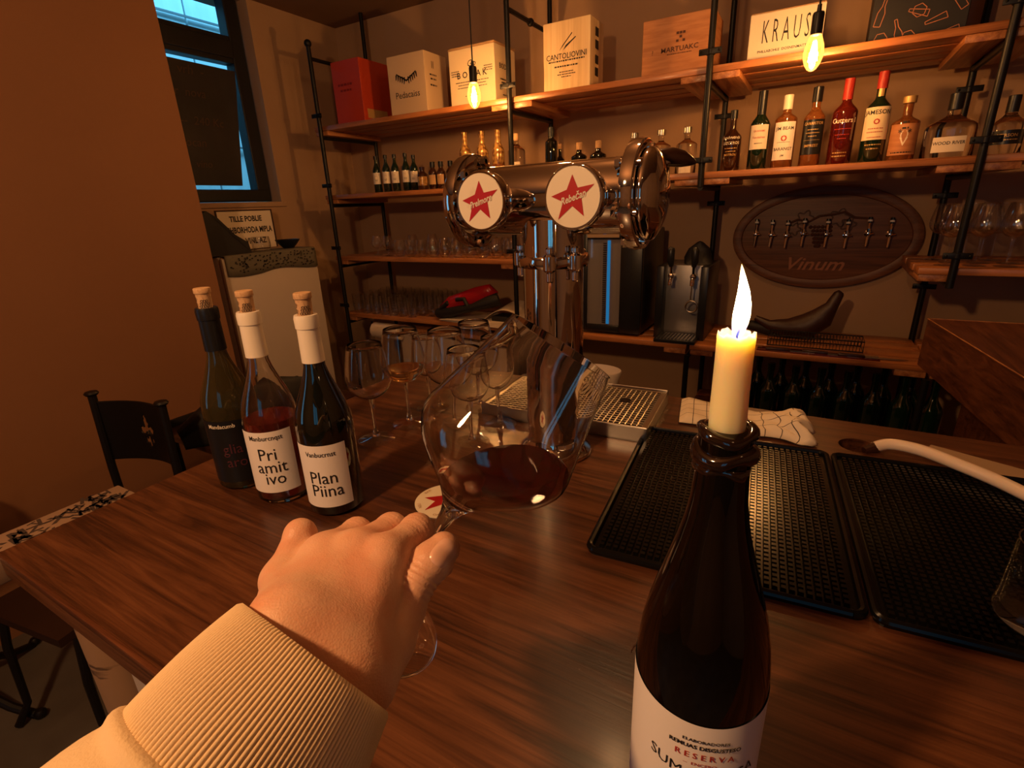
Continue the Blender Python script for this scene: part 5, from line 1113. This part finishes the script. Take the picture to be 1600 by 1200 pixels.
bm = bmesh.new(); li = MB().lathe([(0, STEM + .0064)] + [(r - .0003, STEM + z + .0003) for r, z in inn[1:]] + [(0, STEM + inn[-1][1])], 96)
vv = [bm.verts.new(v) for v in li.v]; [bm.faces.new([vv[i] for i in f]) for f in li.f]
Mw = Matrix.Translation(Vector(foot)) @ q.to_matrix().to_4x4(); inv = Mw.inverted()
zsurf = EYE - .166; pc_ = inv @ Vector((J[0], J[1], zsurf)); pn_ = (inv.to_3x3() @ Vector((0, 0, 1))).normalized()
res = bmesh.ops.bisect_plane(bm, geom=bm.verts[:] + bm.edges[:] + bm.faces[:], plane_co=pc_, plane_no=pn_, clear_outer=True)
ed = [e for e in res['geom_cut'] if isinstance(e, bmesh.types.BMEdge)]
bmesh.ops.contextual_create(bm, geom=ed); bmesh.ops.recalc_face_normals(bm, faces=bm.faces)
me = bpy.data.meshes.new('red_wine'); bm.to_mesh(me); bm.free(); me.materials.append(M['wine']); me.polygons.foreach_set('use_smooth', [True] * len(me.polygons)); me.set_sharp_from_angle(angle=math.radians(40))
wo = bpy.data.objects.new('red_wine', me); COL.objects.link(wo); wo.parent = hg

# ------------------------------------------------------------------ the hand (one continuous surface grown from a distance field)
def C(px, py, d): return np.array([(px - 800.) / FPX * d, (py - 600.) / FPX * d, d], np.float32)
def cap_d(P, a, b, ra, rb):
    ab = b - a; L2 = float(ab @ ab) + 1e-12; pa = P - a
    t_ = np.clip((pa @ ab) / L2, 0, 1); return np.linalg.norm(pa - t_[..., None] * ab, axis=-1) - (ra + (rb - ra) * t_)
def smin(a, b, k):
    h = np.clip(.5 + .5 * (b - a) / k, 0, 1); return b * (1 - h) + a * h - k * h * (1 - h)
def chain(P, pts, k=.003):
    d = None
    for (a, ra), (b, rb) in zip(pts, pts[1:]):
        e_ = cap_d(P, a, b, ra, rb); d = e_ if d is None else smin(d, e_, k)
    return d
WR_ = C(487, 1034, .245)                        # wrist centre at the cuff
AB = np.array([.80, .60, 0], np.float32)
view_ = WR_ / np.linalg.norm(WR_); arm = np.cross(view_, AB); arm /= np.linalg.norm(arm)     # towards the elbow
mcp = {'i': C(603, 872, .298), 'm': C(556, 862, .304), 'r': C(505, 868, .306), 'p': C(438, 905, .300)}
pip = {'i': C(651, 828, .326), 'm': C(611, 826, .338), 'r': C(557, 832, .338), 'p': C(469, 835, .322)}
dip = {'i': C(676, 858, .345), 'm': C(640, 868, .360), 'r': C(590, 880, .362), 'p': C(497, 862, .345)}
tip_ = {'i': C(692, 884, .337), 'm': C(668, 905, .350), 'r': C(622, 915, .352), 'p': C(528, 892, .352)}
RAD = {'i': (.0122, .0098, .0084, .0072), 'm': (.0122, .0098, .0084, .0072), 'r': (.0115, .0092, .0080, .0068), 'p': (.0100, .0090, .0074, .0062)}
th = [(C(562, 1064, .254), .0185), (C(603, 1002, .2745), .0152), (C(629, 955, .2895), .0121), (C(651, 908, .296), .0108), (C(673, 879, .303), .0116), (C(693, 857, .308), .0100)]
def hand_sdf(P):
    w0 = WR_ - arm * .004
    d = smin(cap_d(P, w0 - AB * .019 + arm * .06, w0 - AB * .016, .020, .0195), cap_d(P, w0 + AB * .017 + arm * .06, w0 + AB * .016, .021, .0205), .02)
    base = {'i': w0 + AB * .016 - arm * .006, 'm': w0 + AB * .003 - arm * .006, 'r': w0 - AB * .010 - arm * .004, 'p': w0 - AB * .021 - arm * .002}
    for f_ in 'imrp':
        d = smin(d, cap_d(P, base[f_], mcp[f_], .0165, RAD[f_][0]), .014)
    # flesh of the palm behind the back of the hand
    pc2 = (mcp['i'] + mcp['p']) / 2 + view_ * .014; d = smin(d, cap_d(P, w0 + view_ * .010, pc2, .020, .016), .016)
    # first web between thumb and index
    d = smin(d, cap_d(P, C(560, 1010, .266), C(590, 940, .298), .0140, .0100), .008)
    # knuckles and tendons
    for f_ in 'imrp':
        n_ = -mcp[f_] / np.linalg.norm(mcp[f_]); d = smin(d, cap_d(P, mcp[f_] + n_ * .0052, mcp[f_] + n_ * .0050 + .001, .0072, .0072), .008)
    for f_, k_ in (('i', .5), ('m', .55), ('r', .5)):
        n_ = -mcp[f_] / np.linalg.norm(mcp[f_]); a_ = base[f_] * .45 + mcp[f_] * .55; d = smin(d, cap_d(P, a_ + n_ * .0132, mcp[f_] + n_ * .0110, .0012, .0014), .0045)
    d = smin(d, cap_d(P, C(512, 980, .2440), C(540, 925, .2775), .0012, .0012), .004)
    d = smin(d, cap_d(P, C(455, 935, .262), C(505, 905, .2845), .0012, .0010), .004)
    fg = None
    for f_ in 'imrp':
        r_ = RAD[f_]; c_ = chain(P, [(mcp[f_], r_[0] * .93), (pip[f_], r_[1]), (dip[f_], r_[2]), (tip_[f_], r_[3])], .0035)
        n_ = -pip[f_] / np.linalg.norm(pip[f_]); c_ = smin(c_, cap_d(P, pip[f_] + n_ * .0015, pip[f_] + n_ * .0015 + .0005, r_[1] * .97, r_[1] * .97), .003)
        fg = c_ if fg is None else smin(fg, c_, .0016)
    d = smin(d, fg, .0075)
    t_ = chain(P, th, .004)
    ip = th[3][0]; ad_ = th[4][0] - th[2][0]; ad_ = ad_ / np.linalg.norm(ad_); s_ = (P - ip) @ ad_
    t_ = t_ + .00045 * np.cos(s_ * 2 * math.pi / .0036) * np.exp(-(s_ / .008) ** 2)
    kk = .0011 + .012 * np.exp(-np.maximum(np.linalg.norm(P - th[0][0], axis=-1) - .015, 0) / .010)
    d = smin(d, t_, kk)
    for f_ in 'imr':       # soft creases over the middle joints
        a_ = pip[f_] - mcp[f_]; a_ = a_ / np.linalg.norm(a_); s_ = (P - pip[f_]) @ a_; w_ = np.exp(-(np.linalg.norm(P - pip[f_], axis=-1) / .014) ** 2); d = d + .00022 * np.cos(s_ * 2 * math.pi / .003) * w_
    # large folds of skin beside the thumb
    for a_, b_2_, r_ in ((C(576, 968, .2715), C(600, 918, .2840), .0080),): d = smin(d, cap_d(P, a_, b_2_, r_, r_), .005)
    return d
def surface_nets(fn, lo, hi, h):
    n = [int(math.ceil((b - a) / h)) + 1 for a, b in zip(lo, hi)]
    ax_ = [np.float32(a) + np.arange(k, dtype=np.float32) * np.float32(h) for a, k in zip(lo, n)]
    S = np.empty(n, np.float32)
    for i in range(0, n[0], 12):
        g = np.stack(np.meshgrid(ax_[0][i:i + 12], ax_[1], ax_[2], indexing='ij'), -1); S[i:i + 12] = fn(g)
    ins = S < 0; c = np.zeros([k - 1 for k in n], np.int8)
    sl = lambda a, b, c_: tuple(slice(q_, (None if q_ else -1)) for q_ in (a, b, c_))
    for a in (0, 1):
        for b in (0, 1):
            for d_ in (0, 1): c += ins[sl(a, b, d_)]
    act = (c > 0) & (c < 8); ids = -np.ones(c.shape, np.int64); I = np.argwhere(act); ids[act] = np.arange(len(I))
    acc = np.zeros((len(I), 3)); cnt = np.zeros(len(I)); cor = [(a, b, d_) for a in (0, 1) for b in (0, 1) for d_ in (0, 1)]
    for u in cor:
        for a in range(3):
            if u[a] == 0:
                v_ = list(u); v_[a] = 1; s0 = S[I[:, 0] + u[0], I[:, 1] + u[1], I[:, 2] + u[2]]; s1 = S[I[:, 0] + v_[0], I[:, 1] + v_[1], I[:, 2] + v_[2]]
                m_ = (s0 < 0) != (s1 < 0); t_ = np.where(m_, s0 / np.where(m_, s0 - s1, 1), 0); p = np.array(u, float)[None].repeat(len(I), 0); p[:, a] += t_; acc[m_] += p[m_]; cnt[m_] += 1
    V = (I + acc / cnt[:, None]) * h + np.array(lo)
    F = []
    for a in range(3):
        b, d_ = (a + 1) % 3, (a + 2) % 3; s0 = [slice(None)] * 3; s1 = [slice(None)] * 3; s0[a] = slice(0, -1); s1[a] = slice(1, None)
        X0, X1 = ins[tuple(s0)], ins[tuple(s1)]; E_ = np.argwhere(X0 != X1); ok = (E_[:, b] > 0) & (E_[:, d_] > 0) & (E_[:, b] < n[b] - 1) & (E_[:, d_] < n[d_] - 1); E_ = E_[ok]
        fl_ = X0[E_[:, 0], E_[:, 1], E_[:, 2]]
        def idc(db, dd):
            q_ = E_.copy(); q_[:, b] += db; q_[:, d_] += dd; return ids[q_[:, 0], q_[:, 1], q_[:, 2]]
        Q = np.stack([idc(-1, -1), idc(0, -1), idc(0, 0), idc(-1, 0)], 1); Q[~fl_] = Q[~fl_][:, ::-1]; F.append(Q)
    F = np.concatenate(F); F = F[(F >= 0).all(1)]; return V, F
lo = np.array([-.165, .040, .190]); hi = np.array([-.018, .205, .385])
HV, HF = surface_nets(hand_sdf, lo, hi, .0011)
def sdf_pts(P): return hand_sdf(P.astype(np.float32)[None, None])[0, 0]
for _ in range(2):
    e_ = 4e-4; g = np.stack([(sdf_pts(HV + np.eye(3)[k] * e_) - sdf_pts(HV - np.eye(3)[k] * e_)) / (2 * e_) for k in range(3)], 1); HV = HV - g * np.clip(sdf_pts(HV), -6e-4, 6e-4)[:, None] / np.maximum((g * g).sum(1), .3)[:, None]
person_at = CAMP + RW @ WR_
per = thing('person', 'left hand in a cream ribbed sweater sleeve holding the wine glass by its stem', 'person', tuple(person_at))
HVw = (RW @ HV.T).T + CAMP - person_at
me = bpy.data.meshes.new('hand'); me.from_pydata([tuple(v) for v in HVw], [], [tuple(int(i) for i in f) for f in HF]); me.update()
# skin: blotchy reds over the knuckles, fine creases as bump
sk = bpy.data.materials.new('skin'); sk.use_nodes = True; nt = sk.node_tree; b = nt.nodes['Principled BSDF']; tc = nt.nodes.new('ShaderNodeTexCoord')
n1 = nt.nodes.new('ShaderNodeTexNoise'); n1.inputs['Scale'].default_value = 38; n1.inputs['Detail'].default_value = 4
cr = nt.nodes.new('ShaderNodeValToRGB'); e = cr.color_ramp.elements; e[0].position = .34; e[0].color = (.70, .41, .265, 1); e[1].position = .68; e[1].color = (.66, .31, .185, 1)
n2 = nt.nodes.new('ShaderNodeTexNoise'); n2.inputs['Scale'].default_value = 190; n2.inputs['Detail'].default_value = 6; n2.inputs['Distortion'].default_value = .6
vo = nt.nodes.new('ShaderNodeTexVoronoi'); vo.inputs['Scale'].default_value = 900; am = nt.nodes.new('ShaderNodeMath'); am.operation = 'MULTIPLY_ADD'; am.inputs[1].default_value = .35
bp = nt.nodes.new('ShaderNodeBump'); bp.inputs['Strength'].default_value = .30; bp.inputs['Distance'].default_value = .0011
L = nt.links.new
for x_ in (n1, n2, vo): L(tc.outputs['Object'], x_.inputs['Vector'])
L(n1.outputs['Fac'], cr.inputs[0]); L(cr.outputs[0], b.inputs['Base Color']); L(vo.outputs['Distance'], am.inputs[0]); L(n2.outputs['Fac'], am.inputs[2]); L(am.outputs[0], bp.inputs['Height']); L(bp.outputs[0], b.inputs['Normal'])
b.inputs['Roughness'].default_value = .48; b.inputs['Subsurface Weight'].default_value = .22; b.inputs['Subsurface Radius'].default_value = (1, .35, .18); b.inputs['Subsurface Scale'].default_value = .004; b.inputs['Specular IOR Level'].default_value = .4
me.materials.append(sk); me.polygons.foreach_set('use_smooth', [True] * len(me.polygons))
ho = bpy.data.objects.new('hand', me); COL.objects.link(ho); ho.parent = per
# thumbnail: patch laid on the thumb tip
def trace(px, py, start=.22, end=.34):
    r_ = np.array([(px - 800.) / FPX, (py - 600.) / FPX, 1.]); t_ = start
    for _ in range(60):
        d_ = float(sdf_pts((r_ * t_)[None])[0]); t_ += d_ * .8
        if abs(d_) < 2e-5 or t_ > end: break
    return r_ * t_
nc = np.array([694., 864.]); ux_ = np.array([.66, -.75]); uy_ = np.array([.75, .66]); vs = []; nr_, na_ = 6, 28
cen = trace(*nc)
rows = [[cen]]
for i in range(1, nr_ + 1):
    r_ = []
    for k in range(na_):
        a = 2 * PI * k / na_; ca_, sa_ = math.cos(a), math.sin(a); q_ = (abs(ca_) ** 3.2 + abs(sa_) ** 3.2) ** (-1 / 3.2); p = nc + ux_ * ca_ * q_ * 25 * i / nr_ + uy_ * sa_ * q_ * 19 * i / nr_; r_.append(trace(*p))
    rows.append(r_)
nm_ = -cen / np.linalg.norm(cen); vs = []; fs = []
for i, r_ in enumerate(rows):
    lift = .0011 * (1 - (i / nr_) ** 5) - (.0004 if i == nr_ else 0)
    vs += [tuple((RW @ (p + nm_ * lift)) + CAMP - person_at) for p in r_]
fs = [(0, 1 + k, 1 + (k + 1) % na_) for k in range(na_)] + [(1 + (i - 1) * na_ + k, 1 + i * na_ + k, 1 + i * na_ + (k + 1) % na_, 1 + (i - 1) * na_ + (k + 1) % na_) for i in range(1, nr_) for k in range(na_)]
nl = MB().add(vs, fs).build('thumbnail', mat('nail', (.72, .42, .30), .22, sss=.15, sss_s=.002), ho, smooth=180); nl['label'] = 'smooth pale thumbnail'
# sleeve: ribbed cuff, seam, plain sleeve
rib = mat('ribbed_cream_knit', (.72, .53, .31), .92, bump=(900, .35, .0006, (1, 1, 1))); knit = mat('cream_sweatshirt', (.72, .53, .31), .93, bump=(700, .5, .0008, (1, 1, 1)))
e1 = AB.astype(float); e2 = np.cross(arm, e1); e2 /= np.linalg.norm(e2)
def sleeve_mb(rings, n, ribs=0, amp=0., inner=True):
    vs = []; 
    for (s_, off, ra, rb, ra_amp) in rings:
        c_ = WR_ + arm * s_ + np.array(off)
        for k in range(n):
            a = 2 * PI * k / n; rr = 1 + 0 * a; rp = amp * ra_amp * (abs(math.sin(a * ribs / 2)) ** .7 if ribs else 0)
            wv = .0012 * math.sin(3 * a + s_ * 40) * min(1, s_ * 30) if s_ > 0 else 0
            p = c_ + e1 * math.cos(a) * (ra + rp + wv) + e2 * math.sin(a) * (rb + rp + wv); vs.append(tuple(RW @ p + CAMP - person_at))
    m = len(rings); return MB().add(vs, [(i * n + k, i * n + (k + 1) % n, (i + 1) * n + (k + 1) % n, (i + 1) * n + k) for i in range(m - 1) for k in range(n)])
Z0 = (0, 0, 0)
rings = [(.030, Z0, .0400, .0340, 0), (.006, Z0, .0405, .0330, 0), (-.0005, Z0, .0415, .0335, .3), (-.0022, Z0, .0430, .0350, .8), (-.0005, Z0, .0445, .0365, 1), (.004, Z0, .0455, .0375, 1)]
rings += [(.004 + .048 * k / 12, Z0, .0455 + .0065 * math.sin(PI * .5 * k / 12), .0375 + .0075 * math.sin(PI * .5 * k / 12), 1) for k in range(1, 13)] + [(.0535, Z0, .0500, .0430, .2)]
cuff = sleeve_mb(rings, 1500, 150, .0008).build('ribbed_cuff', rib, None, smooth=80)
rings = [(.0500, Z0, .0495, .043, 0), (.0515, Z0, .0530, .0465, 0), (.0530, Z0, .0555, .0490, 0), (.0560, Z0, .0562, .0497, 0), (.0590, Z0, .0545, .0480, 0), (.0615, Z0, .0548, .0483, 0), (.066, Z0, .0575, .051, 0), (.08, Z0, .061, .055, 0), (.10, Z0, .064, .058, 0), (.15, (-.004, .004, 0), .066, .060, 0), (.22, (-.012, .010, 0), .068, .062, 0), (.30, (-.02, .015, 0), .069, .063, 0)]
slv = sleeve_mb(rings, 96).build('sweater_sleeve', knit, per, smooth=80)
cuff.parent = slv
ss = slv.modifiers.new('soft', 'SUBSURF'); ss.levels = ss.render_levels = 1
